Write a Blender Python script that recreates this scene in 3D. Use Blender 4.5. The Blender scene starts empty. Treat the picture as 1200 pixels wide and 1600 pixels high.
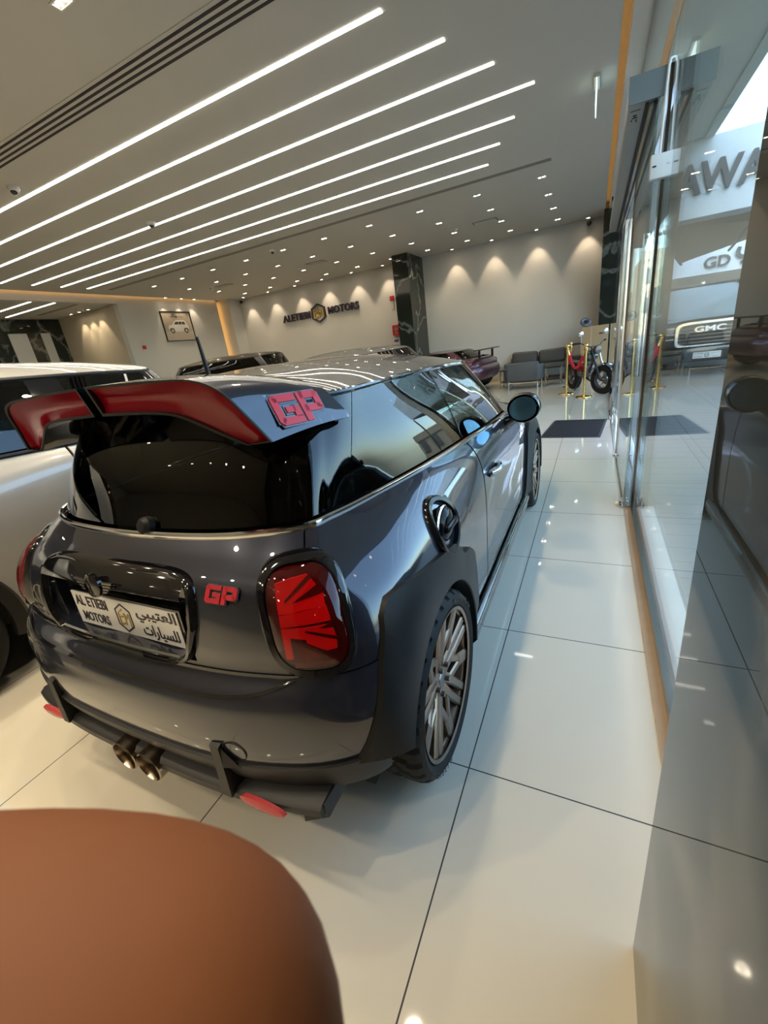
import bpy, bmesh, math, random
import numpy as np
from mathutils import Vector as V, Matrix
from mathutils.bvhtree import BVHTree

S = bpy.context.scene
COL = S.collection
PI = math.pi
random.seed(4)

# ------------------------------------------------------------------ camera, light, exposure
CAM_H = 1.408
FPX, YAW, PITCH, ROLL = 654.9, -0.483242, 0.367371, -0.134222
fwd = V((math.sin(YAW) * math.cos(PITCH), math.cos(YAW) * math.cos(PITCH), -math.sin(PITCH)))
r0 = fwd.cross(V((0, 0, 1))).normalized()
u0 = r0.cross(fwd)
CR = r0 * math.cos(ROLL) + u0 * math.sin(ROLL)
CU = CR.cross(fwd)
CF = fwd
cam = bpy.data.cameras.new('camera')
cam.sensor_fit = 'AUTO'
cam.sensor_width = 36.0
cam.lens = FPX / 1600 * 36.0
cam.clip_start = 0.003
cam.clip_end = 400
cam.dof.use_dof = True
cam.dof.focus_distance = 3.0
cam.dof.aperture_fstop = cam.lens / 0.34
camo = bpy.data.objects.new('camera', cam)
COL.objects.link(camo)
camo.matrix_world = Matrix(((CR.x, CU.x, -CF.x, 0), (CR.y, CU.y, -CF.y, 0), (CR.z, CU.z, -CF.z, CAM_H), (0, 0, 0, 1)))
S.camera = camo

S.view_settings.view_transform = 'Standard'
S.view_settings.look = 'None'
S.view_settings.gamma = 1.0
S.view_settings.exposure = 0.0
S.view_settings.use_curve_mapping = False
S.cycles.max_bounces = 10
S.cycles.diffuse_bounces = 4
S.cycles.glossy_bounces = 6
S.cycles.transparent_max_bounces = 24
S.cycles.sample_clamp_indirect = 6.0
S.cycles.caustics_reflective = False
S.cycles.caustics_refractive = False
S.cycles.use_denoising = True

LED_E = 12.0
DOWN_E = 60.0
COVE_E = 3.2
WASH_W = 42.0
BEAM_W = 74.0
SKY_E = 1.5
SUN_E = 6.0

world = bpy.data.worlds.new('sky')
S.world = world
world.use_nodes = True
wn = world.node_tree
wn.nodes.clear()
wo = wn.nodes.new('ShaderNodeOutputWorld')
wb = wn.nodes.new('ShaderNodeBackground')
ws = wn.nodes.new('ShaderNodeTexSky')
ws.sky_type = 'NISHITA'
ws.sun_disc = False
ws.sun_elevation = math.radians(48)
ws.sun_rotation = math.radians(210)
ws.dust_density = 2.5
wb.inputs['Strength'].default_value = SKY_E
wn.links.new(ws.outputs[0], wb.inputs['Color'])
wn.links.new(wb.outputs[0], wo.inputs['Surface'])

sun = bpy.data.lights.new('sun', 'SUN')
sun.energy = SUN_E
sun.angle = 0.01
sun.color = (1.0, 0.93, 0.82)
suno = bpy.data.objects.new('sun', sun)
COL.objects.link(suno)
suno.rotation_euler = V((0.42, 0.62, -0.75)).to_track_quat('-Z', 'Y').to_euler()
suno.location = (-5, -10, 20)


# ------------------------------------------------------------------ materials
def newmat(name):
    m = bpy.data.materials.new(name)
    m.use_nodes = True
    n = m.node_tree.nodes
    p = n['Principled BSDF']
    return m, m.node_tree, p


def mat(name, base, rough=0.5, metal=0.0, coat=0.0, spec=0.5, noise=0.0, nscale=20.0, emit=None, es=0.0, bump=0.0, coat_rough=0.02, coat_ior=1.5):
    m, t, p = newmat(name)
    p.inputs['Base Color'].default_value = (*base, 1)
    p.inputs['Roughness'].default_value = rough
    p.inputs['Metallic'].default_value = metal
    p.inputs['Specular IOR Level'].default_value = spec
    if coat:
        p.inputs['Coat Weight'].default_value = coat
        p.inputs['Coat Roughness'].default_value = coat_rough
        p.inputs['Coat IOR'].default_value = coat_ior
    if emit:
        p.inputs['Emission Color'].default_value = (*emit, 1)
        p.inputs['Emission Strength'].default_value = es
    if noise or bump:
        tc = t.nodes.new('ShaderNodeTexCoord')
        nz = t.nodes.new('ShaderNodeTexNoise')
        nz.inputs['Scale'].default_value = nscale
        nz.inputs['Detail'].default_value = 4
        t.links.new(tc.outputs['Object'], nz.inputs['Vector'])
        if noise:
            mx = t.nodes.new('ShaderNodeMix')
            mx.data_type = 'RGBA'
            mx.inputs[6].default_value = (*[c * (1 - noise) for c in base], 1)
            mx.inputs[7].default_value = (*[min(1, c * (1 + noise)) for c in base], 1)
            t.links.new(nz.outputs['Fac'], mx.inputs[0])
            t.links.new(mx.outputs[2], p.inputs['Base Color'])
        if bump:
            b = t.nodes.new('ShaderNodeBump')
            b.inputs['Strength'].default_value = bump
            b.inputs['Distance'].default_value = 0.01
            t.links.new(nz.outputs['Fac'], b.inputs['Height'])
            t.links.new(b.outputs['Normal'], p.inputs['Normal'])
    return m


def emis(name, col, e):
    m, t, p = newmat(name)
    p.inputs['Base Color'].default_value = (0.8, 0.8, 0.8, 1)
    p.inputs['Emission Color'].default_value = (*col, 1)
    p.inputs['Emission Strength'].default_value = e
    return m


def glassmat(name, tint, ior=1.5, refl=(1, 1, 1)):
    m = bpy.data.materials.new(name)
    m.use_nodes = True
    t = m.node_tree
    t.nodes.clear()
    o = t.nodes.new('ShaderNodeOutputMaterial')
    mx = t.nodes.new('ShaderNodeMixShader')
    tr = t.nodes.new('ShaderNodeBsdfTransparent')
    gl = t.nodes.new('ShaderNodeBsdfGlossy')
    fr = t.nodes.new('ShaderNodeFresnel')
    gm = t.nodes.new('ShaderNodeNewGeometry')
    im = t.nodes.new('ShaderNodeMix')
    im.inputs[2].default_value = ior
    im.inputs[3].default_value = 1.0 / ior
    t.links.new(gm.outputs['Backfacing'], im.inputs[0])
    t.links.new(im.outputs[0], fr.inputs['IOR'])
    tr.inputs['Color'].default_value = (*tint, 1)
    gl.inputs['Color'].default_value = (*refl, 1)
    gl.inputs['Roughness'].default_value = 0.0
    t.links.new(fr.outputs[0], mx.inputs[0])
    t.links.new(tr.outputs[0], mx.inputs[1])
    t.links.new(gl.outputs[0], mx.inputs[2])
    t.links.new(mx.outputs[0], o.inputs['Surface'])
    return m


def marble(name, base, vein, scale, rough, vein_w=0.03, spec=0.5):
    m, t, p = newmat(name)
    tc = t.nodes.new('ShaderNodeTexCoord')
    nz = t.nodes.new('ShaderNodeTexNoise')
    nz.inputs['Scale'].default_value = scale * 0.8
    nz.inputs['Detail'].default_value = 6
    t.links.new(tc.outputs['Object'], nz.inputs['Vector'])
    mixv = t.nodes.new('ShaderNodeMix')
    mixv.data_type = 'RGBA'
    mixv.inputs[0].default_value = 0.55
    t.links.new(tc.outputs['Object'], mixv.inputs[6])
    t.links.new(nz.outputs['Color'], mixv.inputs[7])
    vo = t.nodes.new('ShaderNodeTexVoronoi')
    vo.feature = 'DISTANCE_TO_EDGE'
    vo.inputs['Scale'].default_value = scale
    t.links.new(mixv.outputs[2], vo.inputs['Vector'])
    rp = t.nodes.new('ShaderNodeValToRGB')
    rp.color_ramp.elements[0].position = 0.0
    rp.color_ramp.elements[0].color = (*vein, 1)
    rp.color_ramp.elements[1].position = vein_w
    rp.color_ramp.elements[1].color = (*base, 1)
    t.links.new(vo.outputs['Distance'], rp.inputs[0])
    n2 = t.nodes.new('ShaderNodeTexNoise')
    n2.inputs['Scale'].default_value = scale * 1.7
    n2.inputs['Detail'].default_value = 5
    t.links.new(tc.outputs['Object'], n2.inputs['Vector'])
    m2 = t.nodes.new('ShaderNodeMix')
    m2.data_type = 'RGBA'
    m2.inputs[6].default_value = (*base, 1)
    t.links.new(rp.outputs[0], m2.inputs[7])
    t.links.new(n2.outputs['Fac'], m2.inputs[0])
    t.links.new(m2.outputs[2], p.inputs['Base Color'])
    p.inputs['Roughness'].default_value = rough
    p.inputs['Specular IOR Level'].default_value = spec
    p.inputs['Specular Tint'].default_value = (0.86, 0.82, 0.74, 1)
    return m


def tiles(name, base, grout, sx, sy, ox, oy, w, rough, spec=0.5, var=0.0, coat=0.0):
    """square tiles with thin dark joints, laid on world x / y"""
    m, t, p = newmat(name)
    g = t.nodes.new('ShaderNodeNewGeometry')
    sp = t.nodes.new('ShaderNodeSeparateXYZ')
    t.links.new(g.outputs['Position'], sp.inputs[0])

    def math_(op, a, b=None):
        n = t.nodes.new('ShaderNodeMath')
        n.operation = op
        for i, q in enumerate((a, b)):
            if q is None:
                continue
            if isinstance(q, (int, float)):
                n.inputs[i].default_value = q
            else:
                t.links.new(q, n.inputs[i])
        return n.outputs[0]
    ds = []
    for out, size, off in ((sp.outputs[0], sx, ox), (sp.outputs[1], sy, oy)):
        a = math_('DIVIDE', math_('SUBTRACT', out, off), size)
        f = math_('FRACT', math_('ADD', a, 0.5))
        ds.append(math_('MULTIPLY', math_('ABSOLUTE', math_('SUBTRACT', f, 0.5)), size))
    d = math_('MINIMUM', ds[0], ds[1])
    k = math_('LESS_THAN', d, w / 2)
    mx = t.nodes.new('ShaderNodeMix')
    mx.data_type = 'RGBA'
    t.links.new(k, mx.inputs[0])
    mx.inputs[7].default_value = (*grout, 1)
    nz = t.nodes.new('ShaderNodeTexNoise')
    nz.inputs['Scale'].default_value = 3.0
    nz.inputs['Detail'].default_value = 4
    t.links.new(g.outputs['Position'], nz.inputs['Vector'])
    mv = t.nodes.new('ShaderNodeMix')
    mv.data_type = 'RGBA'
    mv.inputs[6].default_value = (*[c * (1 - var) for c in base], 1)
    mv.inputs[7].default_value = (*[min(1, c * (1 + var)) for c in base], 1)
    t.links.new(nz.outputs['Fac'], mv.inputs[0])
    t.links.new(mv.outputs[2], mx.inputs[6])
    t.links.new(mx.outputs[2], p.inputs['Base Color'])
    rr = t.nodes.new('ShaderNodeMix')
    rr.data_type = 'FLOAT'
    rr.inputs[2].default_value = rough
    rr.inputs[3].default_value = 0.7
    t.links.new(k, rr.inputs[0])
    t.links.new(rr.outputs[0], p.inputs['Roughness'])
    p.inputs['Specular IOR Level'].default_value = spec
    return m


M = {}
M['paint'] = mat('dark grey metallic paint', (0.018, 0.021, 0.034), 0.30, 0.35, 1.0, 0.12, noise=0.05, nscale=900, coat_ior=1.72)
M['roofpaint'] = mat('silver roof paint', (0.10, 0.095, 0.088), 0.5, 0.2, 1.0, noise=0.04, nscale=900)
M['gloss_black'] = mat('gloss black plastic', (0.006, 0.006, 0.007), 0.06, 0, 0.6, noise=0.1)
M['cap_black'] = mat('soft gloss black cap', (0.006, 0.006, 0.007), 0.12, 0, 0, 0.22, noise=0.1)
M['matte_black'] = mat('matte black plastic', (0.016, 0.015, 0.014), 0.45, 0.0, 0.0, 0.35, noise=0.15, nscale=300)
M['satin'] = mat('satin dark composite', (0.011, 0.011, 0.011), 0.40, 0.0, 0.0, 0.2, noise=0.12, nscale=400)
M['liner'] = mat('black cavity lining', (0.006, 0.006, 0.006), 0.9, noise=0.2)
M['chrome'] = mat('polished chrome', (0.82, 0.82, 0.82), 0.07, 1.0, noise=0.02)
M['steel'] = mat('brushed stainless steel', (0.55, 0.55, 0.53), 0.16, 1.0, noise=0.05, nscale=60)
M['steel_dark'] = mat('mirror steel with brown tone', (0.20, 0.165, 0.135), 0.13, 1.0, noise=0.04)
M['exhaust'] = mat('bronze tinted exhaust steel', (0.42, 0.33, 0.24), 0.2, 1.0, noise=0.1, nscale=40)
M['red'] = mat('deep red gloss lacquer', (0.25, 0.002, 0.010), 0.12, 0.0, 0.0, 0.35, noise=0.05)
M['badge_red'] = mat('bright red badge', (0.62, 0.02, 0.035), 0.35, noise=0.05)
M['badge_grey'] = mat('grey badge edge', (0.15, 0.15, 0.16), 0.3, 0.6, noise=0.05)
M['priv'] = glassmat('dark privacy glass', (0.03, 0.035, 0.035), 1.55)
M['doorglass'] = glassmat('tinted door glass', (0.32, 0.38, 0.37), 1.5)
M['mirror'] = mat('blue tinted mirror glass', (0.26, 0.50, 0.70), 0.01, 1.0, noise=0.01)
M['rubber'] = mat('tyre rubber', (0.011, 0.011, 0.011), 0.6, 0.0, 0.0, 0.22, noise=0.2, nscale=200)
M['rubber_letter'] = mat('raised tyre lettering', (0.035, 0.035, 0.035), 0.45, noise=0.1)
M['bronze'] = mat('bronze alloy', (0.23, 0.155, 0.105), 0.30, 0.9, 0.3, noise=0.06, nscale=60)
M['disc'] = mat('brake disc steel', (0.25, 0.24, 0.23), 0.35, 1.0, noise=0.1)
M['lens'] = glassmat('red lamp lens', (0.85, 0.25, 0.28), 1.5)
M['lamp_back'] = mat('dark red lamp backing', (0.05, 0.003, 0.005), 0.3, noise=0.2)
M['lamp_clear'] = mat('smoky lamp reflector', (0.12, 0.09, 0.08), 0.2, 0.3, noise=0.1)
M['lamp_red'] = mat('red light guide', (0.45, 0.004, 0.008), 0.35, noise=0.15, emit=(1, 0.006, 0.012), es=0.10)
M['reflector'] = mat('red reflector', (0.5, 0.06, 0.06), 0.2, noise=0.15, nscale=120)
M['white_plate'] = mat('white enamel plate', (0.88, 0.88, 0.85), 0.3, noise=0.02)
M['ink'] = mat('dark purple ink', (0.03, 0.018, 0.035), 0.4, noise=0.05)
M['white_ink'] = mat('white print', (0.7, 0.7, 0.68), 0.4, noise=0.02)
M['gold_ink'] = mat('gold letter', (0.55, 0.36, 0.05), 0.35, 0.35, noise=0.05)
M['seat'] = mat('dark seat fabric', (0.02, 0.02, 0.022), 0.8, noise=0.2)
M['wall'] = mat('painted wall', (0.56, 0.535, 0.49), 0.7, noise=0.02, nscale=3, bump=0.02)
M['wall_tan'] = mat('tan wall covering', (0.50, 0.43, 0.31), 0.6, noise=0.04, nscale=8)
M['ceiling'] = mat('painted ceiling', (0.52, 0.505, 0.465), 0.75, noise=0.02, nscale=2)
M['bulk'] = mat('cream painted bulkhead', (0.66, 0.64, 0.58), 0.6, noise=0.02)
M['floor'] = tiles('polished cream floor tiles', (0.66, 0.60, 0.475), (0.03, 0.026, 0.025), 0.8, 0.8, -0.33, 1.01, 0.0045, 0.035, 0.62, 0.03)
M['paver'] = tiles('grey concrete pavers', (0.17, 0.17, 0.165), (0.09, 0.09, 0.09), 0.6, 0.2, 0.5, 0.0, 0.012, 0.5, 0.4, 0.12)
M['asphalt'] = mat('street asphalt', (0.20, 0.19, 0.18), 0.85, noise=0.25, nscale=9)
M['marble_near'] = marble('polished dark grey marble', (0.034, 0.036, 0.032), (0.20, 0.19, 0.16), 1.6, 0.015, 0.05, 0.32)
M['marble'] = marble('green black marble', (0.02, 0.024, 0.02), (0.30, 0.31, 0.27), 1.9, 0.06, 0.05)
M['sill'] = mat('pale stone sill', (0.72, 0.70, 0.64), 0.25, noise=0.04, nscale=12)
M['tan_trim'] = mat('tan stone edge strip', (0.45, 0.33, 0.22), 0.15, noise=0.06)
M['glass'] = glassmat('clear storefront glass', (0.88, 0.95, 0.93), 1.36)
M['glass_edge'] = mat('green glass edge', (0.20, 0.30, 0.28), 0.1, noise=0.05)
M['led'] = emis('white light strip', (1.0, 0.935, 0.80), LED_E)
M['led_in'] = emis('white light strip inner room', (1.0, 0.94, 0.82), LED_E * 0.6)
M['down'] = emis('warm downlight lamp', (1.0, 0.86, 0.66), DOWN_E)
M['cove'] = emis('amber cove light', (1.0, 0.50, 0.12), COVE_E)
M['exit'] = emis('pale green lit sign', (0.75, 1.0, 0.93), 1.1)
M['fixture'] = mat('white fixture housing', (0.62, 0.60, 0.56), 0.4, noise=0.02)
M['grille'] = mat('dark vent slot', (0.02, 0.015, 0.018), 0.7, noise=0.1)
M['grey_grille'] = mat('grey slotted vent', (0.20, 0.185, 0.165), 0.6, noise=0.1)
M['header'] = mat('grey aluminium housing', (0.32, 0.33, 0.33), 0.35, 0.5, noise=0.03)
M['header_end'] = mat('blue grey housing end', (0.16, 0.19, 0.20), 0.4, 0.4, noise=0.03)
M['white_box'] = mat('white plastic', (0.70, 0.72, 0.72), 0.4, noise=0.02)
M['cable'] = mat('white cable', (0.75, 0.74, 0.70), 0.5, noise=0.02)
M['black'] = mat('black plastic', (0.012, 0.012, 0.012), 0.35, noise=0.1)
M['gold'] = mat('polished brass', (0.80, 0.56, 0.20), 0.12, 1.0, noise=0.04)
M['rope'] = mat('red velvet rope', (0.50, 0.012, 0.025), 0.8, noise=0.2, nscale=80)
M['leather'] = mat('dark grey leather', (0.045, 0.045, 0.040), 0.5, noise=0.12, nscale=30, bump=0.25)
M['leather2'] = mat('mid grey leather', (0.085, 0.088, 0.088), 0.55, noise=0.08, nscale=30)
M['cardboard'] = mat('brown cardboard', (0.42, 0.28, 0.15), 0.8, noise=0.06, nscale=6)
M['tape'] = mat('pale packing tape', (0.60, 0.45, 0.28), 0.4, noise=0.04)
M['mat_rubber'] = mat('charcoal ribbed doormat', (0.016, 0.016, 0.016), 0.9, noise=0.25, nscale=90, bump=0.4)
M['mat_edge'] = mat('rubber mat edge', (0.035, 0.036, 0.038), 0.6, noise=0.1)
M['skin'] = mat('brown skin', (0.34, 0.120, 0.043), 0.6, noise=0.10, nscale=60, bump=0.05)
M['white_paint'] = mat('pearl white paint', (0.43, 0.42, 0.39), 0.3, 0.15, 1.0, noise=0.02)
M['silver_paint'] = mat('silver paint', (0.45, 0.44, 0.42), 0.3, 0.7, 1.0, noise=0.03)
M['suv_paint'] = mat('dark olive grey paint', (0.06, 0.055, 0.045), 0.3, 0.6, 1.0, noise=0.04)
M['purple_paint'] = mat('dark plum paint', (0.10, 0.035, 0.055), 0.3, 0.5, 1.0, noise=0.04)
M['black_paint'] = mat('black paint', (0.012, 0.014, 0.016), 0.2, 0.2, 1.0, noise=0.04)
M['teal_paint'] = mat('dark teal tank paint', (0.03, 0.06, 0.065), 0.2, 0.3, 1.0, noise=0.04)
M['engine'] = mat('engine metal', (0.20, 0.17, 0.15), 0.4, 0.8, noise=0.2)
M['brick_red'] = mat('red alarm plastic', (0.50, 0.02, 0.02), 0.4, noise=0.05)
M['poster'] = mat('beige poster', (0.40, 0.33, 0.25), 0.5, noise=0.1, nscale=6)
M['poster_dark'] = mat('dark poster ink', (0.06, 0.045, 0.035), 0.5, noise=0.1)
M['poster_white'] = mat('white poster ink', (0.66, 0.63, 0.58), 0.5, noise=0.05)
M['poster_tan'] = mat('tan poster ink', (0.50, 0.42, 0.33), 0.5, noise=0.1)
M['fascia'] = mat('pale blue sign panel', (0.74, 0.82, 0.88), 0.4, noise=0.03)
M['sign_letter'] = mat('grey sign letter', (0.10, 0.105, 0.11), 0.5, noise=0.05)
M['soffit'] = mat('grey green soffit', (0.62, 0.75, 0.71), 0.6, noise=0.05, nscale=2)
M['sail'] = mat('sand coloured shade cloth', (0.42, 0.40, 0.33), 0.8, noise=0.08)
M['building'] = mat('sand coloured render', (0.60, 0.50, 0.33), 0.8, noise=0.08, nscale=1.0)
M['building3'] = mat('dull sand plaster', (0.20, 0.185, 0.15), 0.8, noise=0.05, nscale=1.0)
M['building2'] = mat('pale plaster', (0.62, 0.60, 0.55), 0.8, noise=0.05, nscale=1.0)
M['bwin'] = mat('dark building window', (0.05, 0.06, 0.07), 0.1, noise=0.05)


# ------------------------------------------------------------------ mesh helpers
class MB:
    """collects shapes; build() links them as one mesh object"""

    def __init__(s):
        s.v, s.f = [], []

    def add(s, vs, fs):
        o = len(s.v)
        s.v += [tuple(x) for x in vs]
        s.f += [tuple(i + o for i in f) for f in fs]
        return s

    def box(s, a, b, bev=0.0, mtx=None):
        x0, y0, z0 = a
        x1, y1, z1 = b
        if bev <= 0:
            vs = [(x, y, z) for x in (x0, x1) for y in (y0, y1) for z in (z0, z1)]
            fs = [(0, 1, 3, 2), (4, 6, 7, 5), (0, 4, 5, 1), (2, 3, 7, 6), (0, 2, 6, 4), (1, 5, 7, 3)]
        else:
            bm = bmesh.new()
            bmesh.ops.create_cube(bm, size=1.0)
            for w in bm.verts:
                w.co = ((x0 + x1) / 2 + w.co.x * (x1 - x0), (y0 + y1) / 2 + w.co.y * (y1 - y0), (z0 + z1) / 2 + w.co.z * (z1 - z0))
            bmesh.ops.bevel(bm, geom=list(bm.edges), offset=bev, segments=3, profile=0.5, affect='EDGES')
            bm.verts.index_update()
            vs = [tuple(w.co) for w in bm.verts]
            fs = [tuple(w.index for w in f.verts) for f in bm.faces]
            bm.free()
        if mtx:
            vs = [tuple(mtx @ V(w)) for w in vs]
        return s.add(vs, fs)

    def tube(s, pts, r, n=10, closed=False, cap=True, flat=None):
        pts = [V(p) for p in pts]
        m = len(pts)
        rs = r if isinstance(r, (list, tuple)) else [r] * m
        vs, fs = [], []
        up = None
        for i, p in enumerate(pts):
            if closed:
                t = pts[(i + 1) % m] - pts[(i - 1) % m]
            else:
                t = pts[min(i + 1, m - 1)] - pts[max(i - 1, 0)]
            if t.length < 1e-9:
                t = V((0, 0, 1))
            t.normalize()
            if up is None:
                up = V((0, 0, 1)) if abs(t.z) < 0.9 else V((1, 0, 0))
            a = (up - t * up.dot(t))
            if a.length < 1e-6:
                a = t.orthogonal()
            a.normalize()
            b = t.cross(a)
            up = a
            fl = flat if flat else 1.0
            for k in range(n):
                q = 2 * PI * k / n
                vs.append(p + a * math.cos(q) * rs[i] + b * math.sin(q) * rs[i] * fl)
        for i in range(m if closed else m - 1):
            j = (i + 1) % m
            for k in range(n):
                l = (k + 1) % n
                fs.append((i * n + k, i * n + l, j * n + l, j * n + k))
        if cap and not closed:
            fs.append(tuple(range(n - 1, -1, -1)))
            fs.append(tuple((m - 1) * n + k for k in range(n)))
        return s.add(vs, fs)

    def lathe(s, prof, c, axis, n=32, cap0=False, cap1=False, a0=0.0, a1=2 * PI):
        """prof: (radius, offset along axis)"""
        ax = V(axis).normalized()
        e1 = ax.orthogonal().normalized()
        if abs(ax.x) > 0.9:
            e1 = V((0, 0, 1))
        e2 = ax.cross(e1)
        c = V(c)
        vs, fs = [], []
        full = abs(a1 - a0 - 2 * PI) < 1e-6
        cnt = n if full else n + 1
        for (r, h) in prof:
            for k in range(cnt):
                q = a0 + (a1 - a0) * k / n
                vs.append(c + ax * h + e1 * r * math.cos(q) + e2 * r * math.sin(q))
        for i in range(len(prof) - 1):
            for k in range(n):
                l = (k + 1) % cnt
                fs.append((i * cnt + k, i * cnt + l, (i + 1) * cnt + l, (i + 1) * cnt + k))
        if cap0:
            fs.append(tuple(range(cnt)))
        if cap1:
            fs.append(tuple((len(prof) - 1) * cnt + k for k in range(cnt)))
        return s.add(vs, fs)

    def grid(s, P):
        """P[i][j] points"""
        a, b = len(P), len(P[0])
        vs = [p for r in P for p in r]
        fs = [(i * b + j, (i + 1) * b + j, (i + 1) * b + j + 1, i * b + j + 1) for i in range(a - 1) for j in range(b - 1)]
        return s.add(vs, fs)

    def prism(s, poly, o, ex, ey, n, h0, h1):
        """2d polygon extruded between heights h0 and h1 on the frame o, ex, ey, n"""
        o, ex, ey, n = V(o), V(ex), V(ey), V(n)
        k = len(poly)
        vs = [o + ex * x + ey * y + n * h0 for x, y in poly] + [o + ex * x + ey * y + n * h1 for x, y in poly]
        fs = [tuple(range(k - 1, -1, -1)), tuple(range(k, 2 * k))] + [(i, (i + 1) % k, k + (i + 1) % k, k + i) for i in range(k)]
        return s.add(vs, fs)

    def build(s, name, m, parent=None, smooth=True, angle=38, recalc=True, **props):
        me = bpy.data.meshes.new(name)
        me.from_pydata([tuple(map(float, v)) for v in s.v], [], s.f)
        if recalc:
            bm = bmesh.new()
            bm.from_mesh(me)
            bmesh.ops.recalc_face_normals(bm, faces=list(bm.faces))
            bm.to_mesh(me)
            bm.free()
        if isinstance(m, str):
            m = M[m]
        me.materials.append(m)
        if smooth:
            me.polygons.foreach_set('use_smooth', [True] * len(me.polygons))
            me.set_sharp_from_angle(angle=math.radians(angle))
        o = bpy.data.objects.new(name, me)
        COL.objects.link(o)
        if parent:
            o.parent = parent
        for k, v in props.items():
            o[k] = v
        return o


def tag(o, label, cat, group=None, kind=None):
    o['label'] = label
    o['category'] = cat
    if group:
        o['group'] = group
    if kind:
        o['kind'] = kind
    return o


def thing(name, label, cat, loc=(0, 0, 0), rz=0.0, group=None):
    o = bpy.data.objects.new(name, None)
    COL.objects.link(o)
    o.location = loc
    o.rotation_euler = (0, 0, rz)
    o.empty_display_size = 0.1
    return tag(o, label, cat, group)


def struct(mb, name, m, **k):
    o = mb.build(name, m, **k)
    o['kind'] = 'structure'
    return o


def dup(root, loc, rz, label=None):
    r = root.copy()
    COL.objects.link(r)
    r.location = loc
    r.rotation_euler = (0, 0, rz)
    if label:
        r['label'] = label
    for ch in list(root.children):
        c = ch.copy()
        COL.objects.link(c)
        c.parent = r
        for g in list(ch.children):
            d = g.copy()
            COL.objects.link(d)
            d.parent = c
    return r


_txt = {}


def text_geo(body, bold=0.0):
    """outline of a word at unit letter height: 2d verts, faces, bounds"""
    if (body, bold) in _txt:
        return _txt[(body, bold)]
    cu = bpy.data.curves.new('word', 'FONT')
    cu.body = body
    cu.size = 1.0
    cu.offset = bold
    cu.resolution_u = 3
    ob = bpy.data.objects.new('word', cu)
    COL.objects.link(ob)
    bpy.context.view_layer.update()
    dg = bpy.context.evaluated_depsgraph_get()
    me = ob.evaluated_get(dg).to_mesh()
    vs = np.array([v.co[:2] for v in me.vertices]) if len(me.vertices) else np.zeros((1, 2))
    fs = [tuple(p.vertices) for p in me.polygons]
    ob.evaluated_get(dg).to_mesh_clear()
    bpy.data.objects.remove(ob)
    bpy.data.curves.remove(cu)
    lo, hi = vs.min(0), vs.max(0)
    _txt[(body, bold)] = (vs, fs, lo, hi)
    return _txt[(body, bold)]


def add_text(mb, body, o, ex, ey, n, w, h, depth=0.002, bold=0.0, h0=0.0):
    """word filling a w x h box whose lower left corner is o"""
    vs, fs, lo, hi = text_geo(body, bold)
    o, ex, ey, n = V(o), V(ex), V(ey), V(n)
    sx, sy = w / max(1e-6, hi[0] - lo[0]), h / max(1e-6, hi[1] - lo[1])
    P = [(o + ex * ((x - lo[0]) * sx) + ey * ((y - lo[1]) * sy)) for x, y in vs]
    k = len(P)
    # front face plus a skirt so that the letter has thickness
    ed = {}
    for f in fs:
        for i in range(len(f)):
            e = (f[i], f[(i + 1) % len(f)])
            ed[tuple(sorted(e))] = ed.get(tuple(sorted(e)), []) + [e]
    vv = [p + n * (h0 + depth) for p in P] + [p + n * h0 for p in P]
    ff = list(fs) + [(e[0][0], e[0][1], e[0][1] + k, e[0][0] + k) for e in ed.values() if len(e) == 1]
    mb.add(vv, ff)
    return mb


def hexagon(cx, cy, w, h):
    return [(cx, cy + h / 2), (cx + w / 2, cy + h * 0.27), (cx + w / 2, cy - h * 0.27), (cx, cy - h / 2), (cx - w / 2, cy - h * 0.27), (cx - w / 2, cy + h * 0.27)]


def ring_prism(mb, outer, inner, o, ex, ey, n, h0, h1):
    o, ex, ey, n = V(o), V(ex), V(ey), V(n)
    k = len(outer)
    def p(q, h):
        return o + ex * q[0] + ey * q[1] + n * h
    vs = [p(q, h0) for q in outer] + [p(q, h1) for q in outer] + [p(q, h1) for q in inner] + [p(q, h0) for q in inner]
    fs = []
    for i in range(k):
        j = (i + 1) % k
        for a in range(3):
            fs.append((a * k + i, a * k + j, (a + 1) * k + j, (a + 1) * k + i))
    mb.add(vs, fs)


def em_letters(mb, o, ex, ey, n, w, h, d, h0=0.0):
    """stylised slanted E and M made of bars"""
    def bar(pts):
        mb.prism([(x * w, y * h) for x, y in pts], o, ex, ey, n, h0, h0 + d)
    t = 0.07
    bar([(-0.46, -0.42), (-0.46 + 0.10, -0.42), (-0.36, 0.28), (-0.46, 0.20)])
    bar([(-0.46, 0.20), (-0.36, 0.28), (0.0, 0.50), (-0.02, 0.36)])
    bar([(-0.36, -0.03), (-0.06, 0.02), (-0.06, 0.11), (-0.36, 0.06)])
    bar([(-0.36, -0.42), (-0.06, -0.36), (-0.06, -0.26), (-0.36, -0.32)])
    bar([(0.02, -0.36), (0.10, -0.36), (0.10, 0.26), (0.02, 0.26)])
    bar([(0.38, -0.42), (0.46, -0.42), (0.46, 0.26), (0.38, 0.26)])
    bar([(0.02, 0.26), (0.12, 0.26), (0.27, 0.02), (0.22, -0.08)])
    bar([(0.46, 0.26), (0.36, 0.26), (0.22, -0.08), (0.27, 0.02)])


AR_NAME = '\ufef2\ufe92\ufef4\ufe98\ufecc\ufedf\ufe8d'
AR_CARS = '\ufe95\ufe8d\ufead\ufe8e\ufef4\ufeb4\ufee0\ufedf'


def lerp(a, b, t):
    return a + (b - a) * t

# ------------------------------------------------------------------ the room
CZ = 3.87          # ceiling height
YB = 14.12         # back wall
XL = -12.9         # left wall
GX = 0.33          # glass line

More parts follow.
